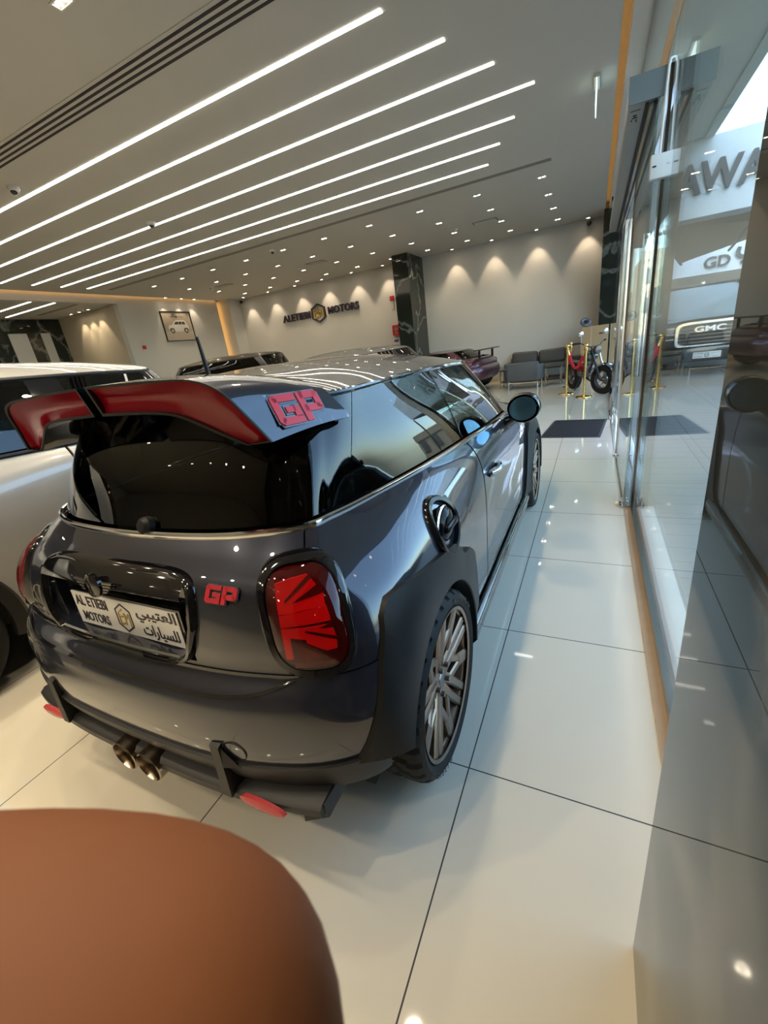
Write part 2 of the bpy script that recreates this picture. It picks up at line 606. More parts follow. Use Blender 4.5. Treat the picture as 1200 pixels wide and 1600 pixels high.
mb = MB(); mb.box((XL - 3.6, -6, -0.12), (0.36, YB + 0.3, 0.0)); struct(mb, 'floor', 'floor', smooth=False)
mb = MB(); mb.box((XL + 0.10, -6, CZ), (0.085, YB, CZ + 0.06)); struct(mb, 'ceiling', 'ceiling', smooth=False)
mb = MB(); mb.box((XL - 0.45, -6, CZ + 0.26), (0.36, YB, CZ + 0.32)); struct(mb, 'ceiling_void', 'ceiling', smooth=False)
mb = MB(); mb.box((XL - 3.6, YB, 0), (0.75, YB + 0.2, 4.3)); struct(mb, 'wall_back', 'wall', smooth=False)
mb = MB(); mb.box((XL - 3.6, -6.2, 0), (0.8, -6, 4.3)); struct(mb, 'wall_rear', 'wall', smooth=False)
# left wall with the wide opening to the inner room
mb = MB()
mb.box((XL - 0.2, 9.35, 0), (XL, 13.36, CZ + 0.26))
mb.box((XL - 0.2, -6, 3.66), (XL, 9.35, CZ + 0.26))
mb.box((XL - 0.2, -6, 0), (XL, 1.2, 3.66))
struct(mb, 'wall_left', 'wall', smooth=False)
mb = MB(); mb.box((XL - 0.45, 13.30, 0), (XL - 0.2, YB, 4.3)); struct(mb, 'wall_left_recess', 'wall', smooth=False)
mb = MB(); mb.box((XL - 0.2, 13.52, 0), (-12.45, YB, CZ)); struct(mb, 'column_left', 'wall', smooth=False)
mb = MB(); mb.box((-14.2, 9.35, 0), (XL - 0.2, 9.45, 3.66)); mb.box((-16.1, 9.35, 0), (-14.2, 9.45, 3.66)); struct(mb, 'wall_inner_side', 'wall_tan', smooth=False)
mb = MB(); mb.box((-16.2, 1.0, 0), (-16.0, 9.36, 3.66)); struct(mb, 'wall_inner_back', 'marble', smooth=False)
mb = MB(); mb.box((-16.2, 1.0, 0), (XL - 0.2, 1.2, 3.66)); struct(mb, 'wall_inner_end', 'wall_tan', smooth=False)
mb = MB(); mb.box((-16.2, 1.0, 3.66), (XL - 0.2, 9.45, 3.76)); struct(mb, 'ceiling_inner', 'ceiling', smooth=False)
for i, (a, b) in enumerate(((7.74, 8.24), (8.64, 8.91))):
    mb = MB(); mb.box((-15.995, a, 0), (-15.96, b, 3.25)); o = struct(mb, 'door_%d' % (i + 1), 'wall', smooth=False)

# amber coves: along the left wall, up its far edge, and along the glass front
def cove(name, a, b):
    mb = MB(); mb.box(a, b); o = mb.build(name, 'cove', smooth=False); return o
tag(cove('cove_light', (XL + 0.035, 1.2, CZ + 0.02), (XL + 0.065, 13.34, CZ + 0.032)), 'amber cove light along the top edge of the picture wall', 'light')
tag(cove('cove_light', (XL - 0.12, 13.365, 0.02), (XL - 0.03, 13.38, CZ - 0.03)), 'amber upright cove light at the far edge of the picture wall', 'light')
# recess above the glass front
mb = MB(); mb.box((0.165, -6, CZ - 0.02), (0.175, YB, CZ + 0.26)); struct(mb, 'trim_cove', 'bulk', smooth=False)
tag(cove('cove_light', (0.02, 0.9, CZ + 0.062), (0.06, 13.9, CZ + 0.075)), 'amber cove light running along the ceiling edge beside the glass front', 'light')
mb = MB(); mb.box((0.175, -6, CZ - 0.02), (0.325, YB, CZ + 0.26)); struct(mb, 'trim_bulkhead', 'bulk', smooth=False)
mb = MB(); mb.box((0.327, 0.7, CZ - 0.035), (0.36, 13.4, CZ + 0.12)); struct(mb, 'trim_glazing_head', 'black', smooth=False)

# LED lines
x_end = (-1.63, -1.32, -1.02, -0.72, -1.03, -1.33, -1.63)
ord_ = ('first', 'second', 'third', 'fourth', 'fifth', 'sixth', 'seventh', 'eighth', 'ninth', 'tenth')
for i, xe in enumerate(x_end):
    y = 4.19 + i * 0.655
    mb = MB(); mb.box((-12.15, y - 0.024, CZ - 0.006), (xe, y + 0.024, CZ - 0.0005))
    lab = ('long white ceiling light line nearest the wide slotted vent', 'long white ceiling light line, second from the wide slotted vent', 'long white ceiling light line, third from the wide slotted vent',
           'longest white ceiling light line, in the middle of the seven', 'long white ceiling light line, third from the narrow slot vent', 'long white ceiling light line, second from the narrow slot vent',
           'long white ceiling light line nearest the narrow slot vent')[i]
    tag(mb.build('light_line', 'led', smooth=False), lab, 'light', 'light lines in the ceiling')
for i, (a, b, y) in enumerate(((-15.6, -13.05, 7.1), (-15.6, -13.07, 7.7), (-15.6, -13.9, 6.5))):
    mb = MB(); mb.box((a, y - 0.03, 3.652), (b, y + 0.03, 3.6595))
    tag(mb.build('light_line', 'led_in', smooth=False), ('middle short light line in the inner room ceiling', 'short light line nearest the slot in the inner room ceiling', 'short light line farthest from the slot in the inner room ceiling')[i], 'light', 'light lines in the inner room')

# vents
t = thing('slot_vent', 'wide ceiling vent of four dark slots in front of the light lines', 'vent', (0, 3.49, CZ))
mb = MB(); mb.box((-12.3, -0.145, -0.006), (-1.2, 0.145, 0.0)); mb.build('frame', 'ceiling', t, smooth=False)
for k in range(4):
    y = -0.098 + k * 0.065
    mb = MB(); mb.box((-12.2, y - 0.013, -0.010), (-1.3, y + 0.013, -0.004)); mb.build('slot', 'grille', t, smooth=False)
mb = MB(); mb.box((-12.14, 8.66, CZ - 0.005), (-0.76, 8.78, CZ + 0.01))
tag(mb.build('slot_vent', 'grey_grille', smooth=False), 'narrow grey slot vent across the ceiling behind the light lines', 'vent')
mb = MB(); mb.box((-15.2, 8.30, 3.655), (-13.2, 8.42, 3.67))
tag(mb.build('slot_vent', 'grey_grille', smooth=False), 'short grey slot vent in the inner room ceiling', 'vent')
for i, (x, y) in enumerate(((-2.43, 11.62), (-7.05, 11.45), (-10.48, 11.38))):
    t = thing('air_grille', ('small grey ceiling grille above the sofa end of the room', 'small grey ceiling grille in front of the wall sign', 'small grey ceiling grille near the picture wall')[i], 'vent', (x, y, CZ), 0, 'small ceiling grilles')
    mb = MB(); mb.box((-0.28, -0.14, -0.008), (0.28, 0.14, 0.0)); mb.build('frame', 'grey_grille', t, smooth=False)
    mb = MB()
    for k in range(6):
        mb.box((-0.25, -0.115 + k * 0.042, -0.014), (0.25, -0.10 + k * 0.042, -0.008))
    mb.build('slat', 'fixture', t, smooth=False)

# twin square downlights
proto = thing('downlight', 'x', 'light', (0, 0, CZ), 0, 'twin downlights in a grid')
mb = MB(); ring_prism(mb, [(-.08, -.045), (.08, -.045), (.08, .045), (-.08, .045)], [(-.068, -.033), (.068, -.033), (.068, .033), (-.068, .033)], (0, 0, 0), (1, 0, 0), (0, 1, 0), (0, 0, -1), 0, 0.008)
mb.build('frame', 'fixture', proto, smooth=False)
for sx in (-0.034, 0.034):
    mb = MB(); mb.lathe([(0.0, 0.0), (0.016, 0.0), (0.021, 0.003)], (sx, 0, -0.006), (0, 0, 1), 12)
    mb.build('lamp', 'down', proto, recalc=False)
rows = (9.5, 10.74, 11.97, 13.22)
rown = ('row along the slot vent', 'second row behind the slot vent', 'third row behind the slot vent', 'row by the back wall')
for j, y in enumerate(rows):
    for i in range(10):
        x = -0.98 - 1.147 * i
        lab = 'twin downlight, %s from the glass front, %s' % (ord_[i], rown[j])
        if i == 0 and j == 0:
            proto.location = (x, y, CZ); proto['label'] = lab
        else:
            dup(proto, (x, y, CZ), 0, lab)


def beam(x, y, w, size=120):
    l = bpy.data.lights.new('downlight_beam', 'SPOT')
    l.energy = w
    l.spot_size = math.radians(size)
    l.spot_blend = 0.8
    l.shadow_soft_size = 0.05
    l.color = (1.0, 0.85, 0.63)
    o = bpy.data.objects.new('downlight_beam', l)
    COL.objects.link(o)
    o.location = (x, y, CZ - 0.03)
    return o


dup(proto, (-3.37, 2.75, CZ), 0, 'twin ceiling downlight alone in front of the wide slotted vent')
for j, y in enumerate((2.75, 1.35, -0.05, -1.45, -2.85)):
    for i in range(5):
        x = -1.08 - 1.147 * i
        if not (j == 0 and i == 2):
            dup(proto, (x, y, CZ), 0, 'twin ceiling downlight behind the viewer, %s from the right, %s row back' % (ord_[i], ord_[j]))
        beam(x, y, BEAM_W)
for x in (-2.13, -4.42, -6.72, -9.02, -11.3):
    for y in (10.74, 13.0):
        beam(x, y, BEAM_W * 0.8)


def washer(x, y, z, lab, tx, ty, group, energy):
    t = thing('wall_washer', lab, 'light', (x, y, z), 0, group)
    mb = MB(); mb.lathe([(0.045, 0), (0.055, -0.004), (0.055, -0.03), (0.045, -0.03), (0.04, -0.012)], (0, 0, 0), (0, 0, 1), 16); mb.build('frame', 'fixture', t)
    mb = MB(); mb.lathe([(0.0, -0.014), (0.04, -0.014)], (0, 0, 0), (0, 0, 1), 14); mb.build('lamp', 'down', t, recalc=False)
    l = bpy.data.lights.new('wall_washer_beam', 'SPOT')
    l.energy = energy
    l.spot_size = math.radians(62)
    l.spot_blend = 0.55
    l.shadow_soft_size = 0.03
    l.color = (1.0, 0.83, 0.60)
    lo = bpy.data.objects.new('wall_washer_beam', l)
    COL.objects.link(lo)
    lo.parent = t
    lo.location = (0, 0, -0.05)
    lo.rotation_euler = V((tx, ty, -1)).to_track_quat('-Z', 'Y').to_euler()
    return t


for i, x in enumerate((-0.3, -1.54, -2.72, -3.86)):
    washer(x, 13.76, CZ, 'round wall washer over the sofa wall, %s from the glass front' % ord_[i], 0, 0.30, 'wall washers along the back wall', WASH_W)
for i, x in enumerate((-6.11, -7.24, -8.40, -9.52, -10.72, -11.9)):
    washer(x, 13.76, CZ, 'round wall washer over the sign wall, %s from the marble pillar' % ord_[i], 0, 0.30, 'wall washers along the back wall', WASH_W)
for i, y in enumerate((10.93, 11.56, 12.12)):
    washer(-12.65, y, CZ, ('wall washer above the left side of the picture', 'wall washer above the middle of the picture', 'wall washer above the right side of the picture')[i], -0.28, 0, 'wall washers over the picture', WASH_W * 0.5)
for i, x in enumerate((-14.75, -14.3, -13.85)):
    washer(x, 9.05, 3.66, 'wall washer in the inner room, %s from the dark marble' % ord_[i], 0, 0.34, 'wall washers in the inner room', WASH_W * 0.8)

# dome cameras and detectors
for i, (x, y) in enumerate(((-6.65, 3.93), (-6.8, 6.01), (-6.84, 9.24))):
    t = thing('dome_camera', ('white dome camera beside the light line nearest the wide vent', 'white dome camera between the third and fourth light lines', 'small dome camera just behind the narrow slot vent')[i], 'camera', (x, y, CZ))
    mb = MB(); mb.lathe([(0.0, 0), (0.065, 0), (0.068, -0.02), (0.06, -0.045), (0.035, -0.07), (0.0, -0.075)], (0, 0, 0), (0, 0, 1), 20); mb.build('housing', 'fixture', t)
    mb = MB(); mb.lathe([(0.0, -0.095), (0.02, -0.09), (0.036, -0.07), (0.04, -0.052)], (0.01, -0.012, 0), (0, 0, 1), 16); mb.build('dome', 'gloss_black', t)
for i, (x, y) in enumerate(((-3.13, 11.58), (-7.66, 11.42), (-11.0, 11.35))):
    mb = MB(); mb.lathe([(0.0, -0.05), (0.03, -0.048), (0.05, -0.03), (0.055, 0.0)], (x, y, CZ), (0, 0, 1), 18)
    tag(mb.build('smoke_detector', 'fixture'), 'round smoke detector beside the %s ceiling grille' % ('sofa end', 'wall sign', 'picture wall')[i], 'detector')
for i, (x, y, lab) in enumerate(((-0.28, 13.98, 'small black camera in the ceiling corner near the glass front'), (-12.23, 13.98, 'small black camera in the ceiling corner by the left column'))):
    t = thing('corner_camera', lab, 'camera', (x, y, CZ))
    mb = MB(); mb.box((-0.03, 0.0, -0.06), (0.03, 0.13, 0.0), 0.008); mb.build('bracket', 'fixture', t)
    mb = MB(); mb.lathe([(0.0, 0.075), (0.03, 0.07), (0.055, 0.04), (0.055, -0.02), (0.0, -0.02)], (0, 0, -0.10), (0, -0.3, -1), 16); mb.build('dome', 'black', t)
# exit sign, edge on
t = thing('exit_sign', 'hanging lit exit sign panel seen edge on', 'sign', (-0.115, 6.62, CZ))
mb = MB(); mb.box((-0.03, -0.16, -0.035), (0.03, 0.16, 0.0), 0.005); mb.build('ceiling_mount', 'fixture', t)
mb = MB(); mb.box((-0.006, -0.16, -0.285), (0.006, 0.16, -0.035)); mb.build('panel', 'exit', t, smooth=False)

# marble pillars
mb = MB(); mb.box((-5.40, 12.86, 0), (-4.92, YB, CZ)); struct(mb, 'pillar', 'marble', smooth=False)
mb = MB(); mb.box((0.06, 13.3, 0), (0.40, YB, CZ)); struct(mb, 'pillar', 'marble', smooth=False)
mb = MB(); mb.box((0.151, -6.0, 0), (0.85, 0.69, 5.0)); struct(mb, 'wall_right', 'marble_near', smooth=False)
mb = MB(); mb.box((-4.9, YB - 0.012, 0), (0.06, YB, 0.09)); mb.box((-12.4, YB - 0.012, 0), (-5.4, YB, 0.09)); struct(mb, 'baseboard_back', 'wall_tan', smooth=False)

# glass front
def pane(name, y0, y1, z0, z1, x=GX, th=0.012):
    mb = MB(); mb.box((x - th / 2, y0, z0), (x + th / 2, y1, z1)); return struct(mb, name, 'glass', smooth=False)
pane('window_1', 0.69, 3.60, 0.03, CZ - 0.03)
pane('window_2', 3.70, 7.95, 2.70, CZ - 0.03)
pane('window_3', 7.95, 10.6, 0.03, CZ - 0.03)
pane('window_4', 10.62, 13.3, 0.03, CZ - 0.03)
pane('window_5', 3.70, 5.12, 0.03, 2.57, 0.34)
pane('window_6', 7.22, 7.94, 0.03, 2.57, 0.34)
pane('door_3', 3.66, 5.13, 0.035, 2.55, 0.272)
pane('door_4', 7.18, 7.92, 0.035, 2.55, 0.272)
mb = MB(); mb.box((GX - 0.022, 0.69, 0), (GX + 0.022, 3.6, 0.045)); mb.box((GX - 0.022, 7.95, 0), (GX + 0.022, 13.3, 0.045)); struct(mb, 'trim_base_channel', 'steel', smooth=False)
mb = MB(); mb.box((GX - 0.062, 0.69, 0.0), (GX - 0.022, 3.6, 0.006)); struct(mb, 'trim_floor_strip', 'tan_trim', smooth=False)
mb = MB(); mb.box((GX + 0.022, 0.69, -0.06), (GX + 0.14, 3.6, 0.012)); struct(mb, 'trim_sill', 'sill', smooth=False)
mb = MB(); mb.box((0.26, 3.6, 0.0), (0.36, 7.95, 0.008)); struct(mb, 'trim_door_track', 'steel', smooth=False)
mb = MB(); mb.box((0.315, 3.585, 0), (0.43, 3.70, 2.70)); struct(mb, 'post_front', 'steel_dark', smooth=False)
mb = MB(); mb.box((0.315, 7.93, 0), (0.40, 7.98, 2.68)); struct(mb, 'post_rear', 'steel', smooth=False)
# chrome stiles on the edges of the sliding leaves
for i, y in enumerate((5.13, 7.18)):
    mb = MB(); mb.box((0.258, y - 0.012, 0.03), (0.286, y + 0.012, 2.56)); o = mb.build('door_stile', 'chrome', smooth=False)
    o['kind'] = 'structure'
for y in (4.5,):
    mb = MB(); mb.tube([(0.31, y, 0.9), (0.31, y, 2.0)], 0.016, 12); mb.tube([(0.31, y, 1.98), (0.345, y, 1.98)], 0.012, 10); mb.tube([(0.31, y, 0.92), (0.345, y, 0.92)], 0.012, 10)
    tag(mb.build('door_pull', 'steel'), 'tall brushed steel pull bar on the fixed glass leaf', 'handle')
for i, (y, lab) in enumerate(((3.62, 'chrome floor clamp at the foot of the near mirror steel post'), (5.13, 'small steel floor guide at the near sliding glass edge'), (7.19, 'steel floor guide at the far sliding glass edge by the doormat'))):
    t = thing('floor_guide', lab, 'bracket', (0.272, y, 0), 0, 'floor guides of the glass doors')
    w = 0.05 if i == 0 else 0.025
    mb = MB(); mb.box((-0.035, -w, 0.0), (0.035, w, 0.012 if i == 1 else 0.018)); mb.build('plate', 'steel', t, smooth=False)
    mb = MB(); mb.box((-0.022, -w * 0.8, 0.012), (-0.010, w * 0.8, 0.06 if i != 1 else 0.02), 0.003); mb.box((0.010, -w * 0.8, 0.012), (0.022, w * 0.8, 0.06 if i != 1 else 0.02), 0.003); mb.build('clamp', 'chrome', t)

# automatic door operator
t = thing('door_operator', 'long grey automatic door housing above the glass doors', 'door operator', (0, 3.6, 2.57))
mb = MB(); mb.box((0.115, 0.0, 0.0), (0.285, 4.4, 0.125), 0.006); mb.build('housing', 'header', t)
mb = MB(); mb.box((0.112, -0.012, -0.004), (0.300, 0.0, 0.130)); mb.build('end_cap', 'header_end', t, smooth=False)
mb = MB(); mb.box((0.205, 0.03, -0.012), (0.225, 4.38, 0.0)); mb.box((0.25, 0.03, -0.02), (0.268, 4.38, 0.0)); mb.build('track', 'grille', t, smooth=False)
mb = MB(); mb.box((0.228, 0.03, -0.025), (0.248, 4.38, 0.0)); mb.build('rail', 'steel', t, smooth=False)
mb = MB()
for a, b in (((0.13, 0.10), (0.185, 0.106)), ((0.15, 0.17), (0.17, 0.19)), ((0.145, 0.21), (0.175, 0.225)), ((0.155, 0.19), (0.162, 0.21)), ((0.14, 0.245), (0.15, 0.26)), ((0.168, 0.25), (0.176, 0.29))):
    mb.box((a[0], a[1], -0.002), (b[0], b[1], 0.0))
mb.build('label_marks', 'grille', t, smooth=False)
t = thing('sensor_box', 'small white switch box on the mirror steel post', 'switch box', (0.325, 3.52, 2.15))
mb = MB(); mb.box((-0.075, 0.0, 0.0), (0.035, 0.055, 0.125), 0.006); mb.build('housing', 'white_box', t)
mb = MB(); mb.box((-0.065, -0.003, 0.06), (-0.045, 0.0, 0.068)); mb.box((0.008, -0.003, 0.06), (0.028, 0.0, 0.068)); mb.build('slot', 'black', t, smooth=False)
mb = MB()
mb.tube([(0.295, 3.55, 2.28), (0.297, 3.55, 2.40), (0.300, 3.56, 2.55), (0.303, 3.56, 2.68), (0.310, 3.57, 2.715), (0.325, 3.58, 2.72), (0.34, 3.60, 2.70)], 0.007, 8)
tag(mb.build('power_cable', 'cable'), 'white cable rising from the switch box over the steel post', 'cable')
t = thing('curtain_sensor', 'small dark motion sensor at the far end of the ceiling cove', 'sensor', (0.22, 12.2, 3.72))
mb = MB(); mb.box((-0.03, -0.05, 0.0), (0.05, 0.05, 0.13), 0.008); mb.build('housing', 'black', t)
mb = MB(); mb.lathe([(0.0, -0.04), (0.03, -0.03), (0.04, 0.0)], (0.01, -0.06, 0.02), (0, 1, 0.3), 14); mb.build('eye', 'fixture', t)

# wall sign
t = thing('wall_sign', 'raised dark lettering with gold hexagon emblem on the back wall', 'sign', (0, YB, 0))
ex, ey, n = (1, 0, 0), (0, 0, 1), (0, -1, 0)
mb = MB(); add_text(mb, 'ALETIEBI', (-10.52, -0.015, 2.78), ex, ey, n, 1.23, 0.235, 0.05, 0.022); mb.build('lettering', 'ink', t, smooth=False)
mb = MB(); add_text(mb, 'MOTORS', (-8.52, -0.015, 2.80), ex, ey, n, 1.24, 0.235, 0.05, 0.022); mb.build('lettering', 'ink', t, smooth=False)
mb = MB(); ring_prism(mb, hexagon(-8.93, 2.90, 0.58, 0.62), hexagon(-8.93, 2.90, 0.50, 0.53), (0, -0.012, 0), ex, ey, n, 0, 0.05); mb.build('hexagon', 'ink', t, smooth=False)
mb = MB(); em_letters(mb, (-8.93, -0.012, 2.90), ex, ey, n, 0.44, 0.40, 0.045); mb.build('emblem', 'gold_ink', t, smooth=False, angle=20)

# picture on the left wall (a poster of a white car)
t = thing('framed_picture', 'framed beige poster of a white car on the left wall', 'picture', (XL, 11.35, 3.015))
mb = MB(); ring_prism(mb, [(-.61, -.465), (.61, -.465), (.61, .465), (-.61, .465)], [(-.585, -.44), (.585, -.44), (.585, .44), (-.585, .44)], (0, 0, 0), (0, 1, 0), (0, 0, 1), (1, 0, 0), 0, 0.035); mb.build('frame', 'black', t, smooth=False)
mb = MB(); mb.box((0.002, -0.586, -0.441), (0.014, 0.586, 0.441)); mb.build('poster', 'poster', t, smooth=False)
fr = ((0.014, 0, 0), (0, 1, 0), (0, 0, 1), (1, 0, 0))
mb = MB(); mb.prism([(-.585, -.441), (.585, -.441), (.585, -.16), (-.585, -.16)], *fr, 0, 0.0012); mb.build('ground_print', 'poster_tan', t, smooth=False)
mb = MB()
mb.prism([(-.40, -.17), (.40, -.15), (.42, -.02), (.40, .05), (.33, .16), (.28, .19), (-.06, .19), (-.14, .15), (-.22, .06), (-.38, .03), (-.42, -.02)], *fr, 0.0012, 0.0022)
mb.build('car_print', 'poster_white', t, smooth=False)
mb = MB()
for q in ([(-.17, .06), (-.09, .145), (.02, .15), (.02, .06)], [(.04, .06), (.04, .15), (.15, .15), (.15, .06)], [(.17, .06), (.17, .15), (.27, .15), (.32, .06)], [(-.40, -.14), (-.36, -.06), (-.22, -.06), (-.18, -.15)], [(.18, -.15), (.22, -.06), (.36, -.05), (.40, -.13)]):
    mb.prism(q, *fr, 0.0022, 0.003)
for cx_ in (-.28, .29):
    mb.prism([(cx_ + .085 * math.cos(a), -.135 + .085 * math.sin(a)) for a in np.linspace(0, 2 * PI, 18, False)], *fr, 0.003, 0.0036)
mb.prism(hexagon(0, .30, .08, .09), *fr, 0.001, 0.002)
add_text(mb, 'ALETIEBI', (0.015, -.27, .285), (0, 1, 0), (0, 0, 1), (1, 0, 0), .2, .035, .001)
add_text(mb, 'MOTORS', (0.015, .07, .285), (0, 1, 0), (0, 0, 1), (1, 0, 0), .2, .035, .001)
mb.build('dark_print', 'poster_dark', t, smooth=False)
for cx_ in (-.28, .29):
    mb = MB(); mb.prism([(cx_ + .05 * math.cos(a), -.135 + .05 * math.sin(a)) for a in np.linspace(0, 2 * PI, 14, False)], *fr, 0.0036, 0.0042); mb.build('wheel_print', 'poster_tan', t, smooth=False)

# fire call points and panels
mb = MB(); mb.box((XL, 9.75, 2.36), (XL + 0.04, 9.87, 2.47), 0.01); tag(mb.build('alarm_call_point', 'brick_red'), 'red fire call point on the left wall beside the opening', 'alarm')
t = thing('alarm_sounder', 'red alarm sounder on the back wall beside the marble pillar', 'alarm', (-6.05, YB, 2.92))
mb = MB(); mb.box((-0.075, -0.05, -0.07), (0.075, 0, 0.07), 0.015); mb.build('housing', 'brick_red', t)
mb = MB(); mb.box((-0.05, -0.02, -0.33), (0.05, 0, -0.09), 0.005); mb.build('plate', 'fixture', t)
t = thing('hose_bracket', 'red fire bracket on the back wall, below the alarm sounder', 'alarm', (-6.03, YB, 1.95))
mb = MB(); ring_prism(mb, [(-.11, -.16), (.11, -.16), (.11, .16), (-.11, .16)], [(-.06, -.11), (.06, -.11), (.06, .11), (-.06, .11)], (0, 0, 0), (1, 0, 0), (0, 0, 1), (0, -1, 0), 0, 0.05); mb.build('frame', 'brick_red', t, smooth=False)
mb = MB(); mb.box((-0.05, -0.06, -0.02), (0.12, -0.02, 0.03), 0.008); mb.box((-0.02, -0.06, -0.2), (0.1, -0.02, -0.13), 0.008); mb.build('latch', 'brick_red', t)
t = thing('notice_plate', 'small white notice with a blue square beside the marble pillar', 'notice', (-6.05, YB, 1.60))
mb = MB(); mb.box((-0.11, -0.01, -0.09), (0.11, 0, 0.09)); mb.build('plate', 'white_box', t, smooth=False)
mb = MB(); mb.box((-0.085, -0.012, -0.02), (0.085, -0.01, 0.065)); mb.build('print', mat('blue print', (0.10, 0.10, 0.28), 0.5, noise=0.05), t, smooth=False)
mb = MB(); mb.box((-6.27, YB - 0.04, 1.40), (-6.17, YB, 1.50), 0.012); tag(mb.build('alarm_call_point', 'brick_red'), 'red fire call point under the white notice by the pillar', 'alarm')

# ------------------------------------------------------------------ car bodies
# control net of the hatchback, right half: rear centre -> side -> nose; each station lists (x, y, z) from belt to sill
ST = [
    [(0, -.385, 1.0), (0, -.44, .955), (0, -.487, .905), (0, -.508, .84), (0, -.522, .76), (0, -.525, .69), (0, -.575, .63), (0, -.595, .55), (0, -.585, .43), (0, -.54, .33), (0, -.45, .24)],
    [(.30, -.362, 1.0), (.305, -.42, .955), (.31, -.470, .905), (.315, -.494, .84), (.32, -.509, .76), (.32, -.512, .69), (.33, -.562, .63), (.33, -.582, .55), (.33, -.575, .43), (.33, -.53, .33), (.33, -.44, .24)],
    [(.47, -.31, 1.0), (.48, -.375, .955), (.495, -.43, .905), (.505, -.462, .84), (.515, -.48, .76), (.52, -.483, .69), (.53, -.528, .63), (.535, -.545, .55), (.535, -.54, .43), (.53, -.50, .33), (.52, -.42, .24)],
    [(.565, -.245, 1.0), (.595, -.298, .955), (.625, -.352, .905), (.655, -.398, .84), (.675, -.422, .76), (.68, -.435, .69), (.69, -.462, .63), (.70, -.478, .55), (.695, -.472, .43), (.68, -.44, .33), (.64, -.37, .24)],
    [(.592, -.18, 1.0), (.64, -.22, .955), (.69, -.27, .905), (.735, -.315, .84), (.765, -.34, .76), (.775, -.35, .69), (.785, -.365, .63), (.79, -.375, .55), (.785, -.37, .43), (.765, -.35, .33), (.72, -.30, .24)],
    [(.612, -.10, .998), (.67, -.12, .955), (.73, -.15, .905), (.785, -.18, .84), (.81, -.195, .76), (.82, -.20, .69), (.825, -.20, .63), (.828, -.20, .55), (.82, -.20, .43), (.80, -.20, .33), (.75, -.20, .24)],
    [(.638, .03, .997), (.70, .03, .955), (.755, .03, .905), (.80, .03, .84), (.818, .03, .76), (.825, .03, .69), (.828, .03, .63), (.828, .03, .55), (.82, .03, .43), (.80, .03, .33), (.75, .03, .24)],
    [(.69, .33, .995), (.735, .33, .952), (.775, .33, .90), (.803, .33, .835), (.815, .33, .76), (.818, .33, .69), (.818, .33, .63), (.818, .33, .55), (.815, .33, .43), (.80, .33, .30), (.76, .33, .20)],
    [(.725, .75, .985), (.76, .75, .945), (.787, .75, .895), (.803, .75, .83), (.81, .75, .75), (.812, .75, .68), (.812, .75, .62), (.81, .75, .54), (.808, .75, .42), (.80, .75, .28), (.76, .75, .18)],
    [(.745, 1.2, .967), (.772, 1.2, .93), (.79, 1.2, .885), (.80, 1.2, .82), (.806, 1.2, .74), (.81, 1.2, .67), (.81, 1.2, .61), (.808, 1.2, .53), (.805, 1.2, .42), (.80, 1.2, .28), (.76, 1.2, .18)],
    [(.738, 1.65, .945), (.77, 1.65, .91), (.79, 1.65, .865), (.80, 1.65, .80), (.806, 1.65, .73), (.81, 1.65, .66), (.81, 1.65, .60), (.808, 1.65, .53), (.805, 1.65, .42), (.80, 1.65, .28), (.76, 1.65, .18)],
    [(.70, 2.05, .915), (.76, 2.05, .88), (.79, 2.05, .835), (.80, 2.05, .78), (.806, 2.05, .71), (.81, 2.05, .65), (.812, 2.05, .60), (.812, 2.05, .53), (.81, 2.05, .42), (.80, 2.05, .28), (.76, 2.05, .20)],
    [(.64, 2.5, .875), (.72, 2.5, .845), (.77, 2.5, .80), (.80, 2.5, .74), (.81, 2.5, .69), (.815, 2.5, .64), (.818, 2.5, .60), (.818, 2.5, .53), (.812, 2.5, .42), (.80, 2.5, .30), (.76, 2.5, .24)],
    [(.56, 2.85, .82), (.65, 2.86, .79), (.71, 2.87, .75), (.745, 2.88, .70), (.76, 2.88, .66), (.77, 2.88, .62), (.775, 2.89, .58), (.775, 2.89, .52), (.77, 2.88, .42), (.76, 2.86, .32), (.72, 2.82, .24)],
    [(.42, 3.02, .775), (.50, 3.05, .745), (.56, 3.08, .71), (.60, 3.10, .66), (.615, 3.11, .62), (.625, 3.12, .58), (.63, 3.13, .54), (.63, 3.14, .48), (.625, 3.14, .40), (.61, 3.12, .30), (.57, 3.06, .22)],
    [(.22, 3.10, .755), (.27, 3.14, .72), (.31, 3.17, .68), (.33, 3.19, .64), (.34, 3.20, .60), (.345, 3.21, .56), (.35, 3.22, .52), (.35, 3.23, .46), (.345, 3.23, .38), (.34, 3.21, .28), (.32, 3.15, .21)],
    [(0, 3.13, .75), (0, 3.17, .715), (0, 3.20, .675), (0, 3.22, .635), (0, 3.23, .595), (0, 3.24, .555), (0, 3.25, .51), (0, 3.26, .455), (0, 3.26, .37), (0, 3.24, .27), (0, 3.18, .21)],
]
GH = [  # glasshouse: lower edge, upper edge
    [(0, -.372, 1.008), (0, -.205, 1.335)], [(.295, -.348, 1.008), (.28, -.19, 1.330)], [(.46, -.297, 1.008), (.43, -.13, 1.322)],
    [(.553, -.232, 1.008), (.505, -.05, 1.316)], [(.580, -.168, 1.007), (.530, .0, 1.314)], [(.600, -.09, 1.005), (.550, .05, 1.313)],
    [(.626, .03, 1.003), (.558, .14, 1.313)], [(.678, .33, 1.001), (.568, .40, 1.314)], [(.713, .75, .991), (.572, .77, 1.309)],
    [(.733, 1.2, .973), (.563, 1.15, 1.298)], [(.724, 1.65, .952), (.54, 1.48, 1.285)], [(.66, 1.88, .925), (.42, 1.585, 1.305)],
    [(.40, 2.04, .935), (.24, 1.635, 1.32)], [(0, 2.10, .94), (0, 1.655, 1.327)],
]
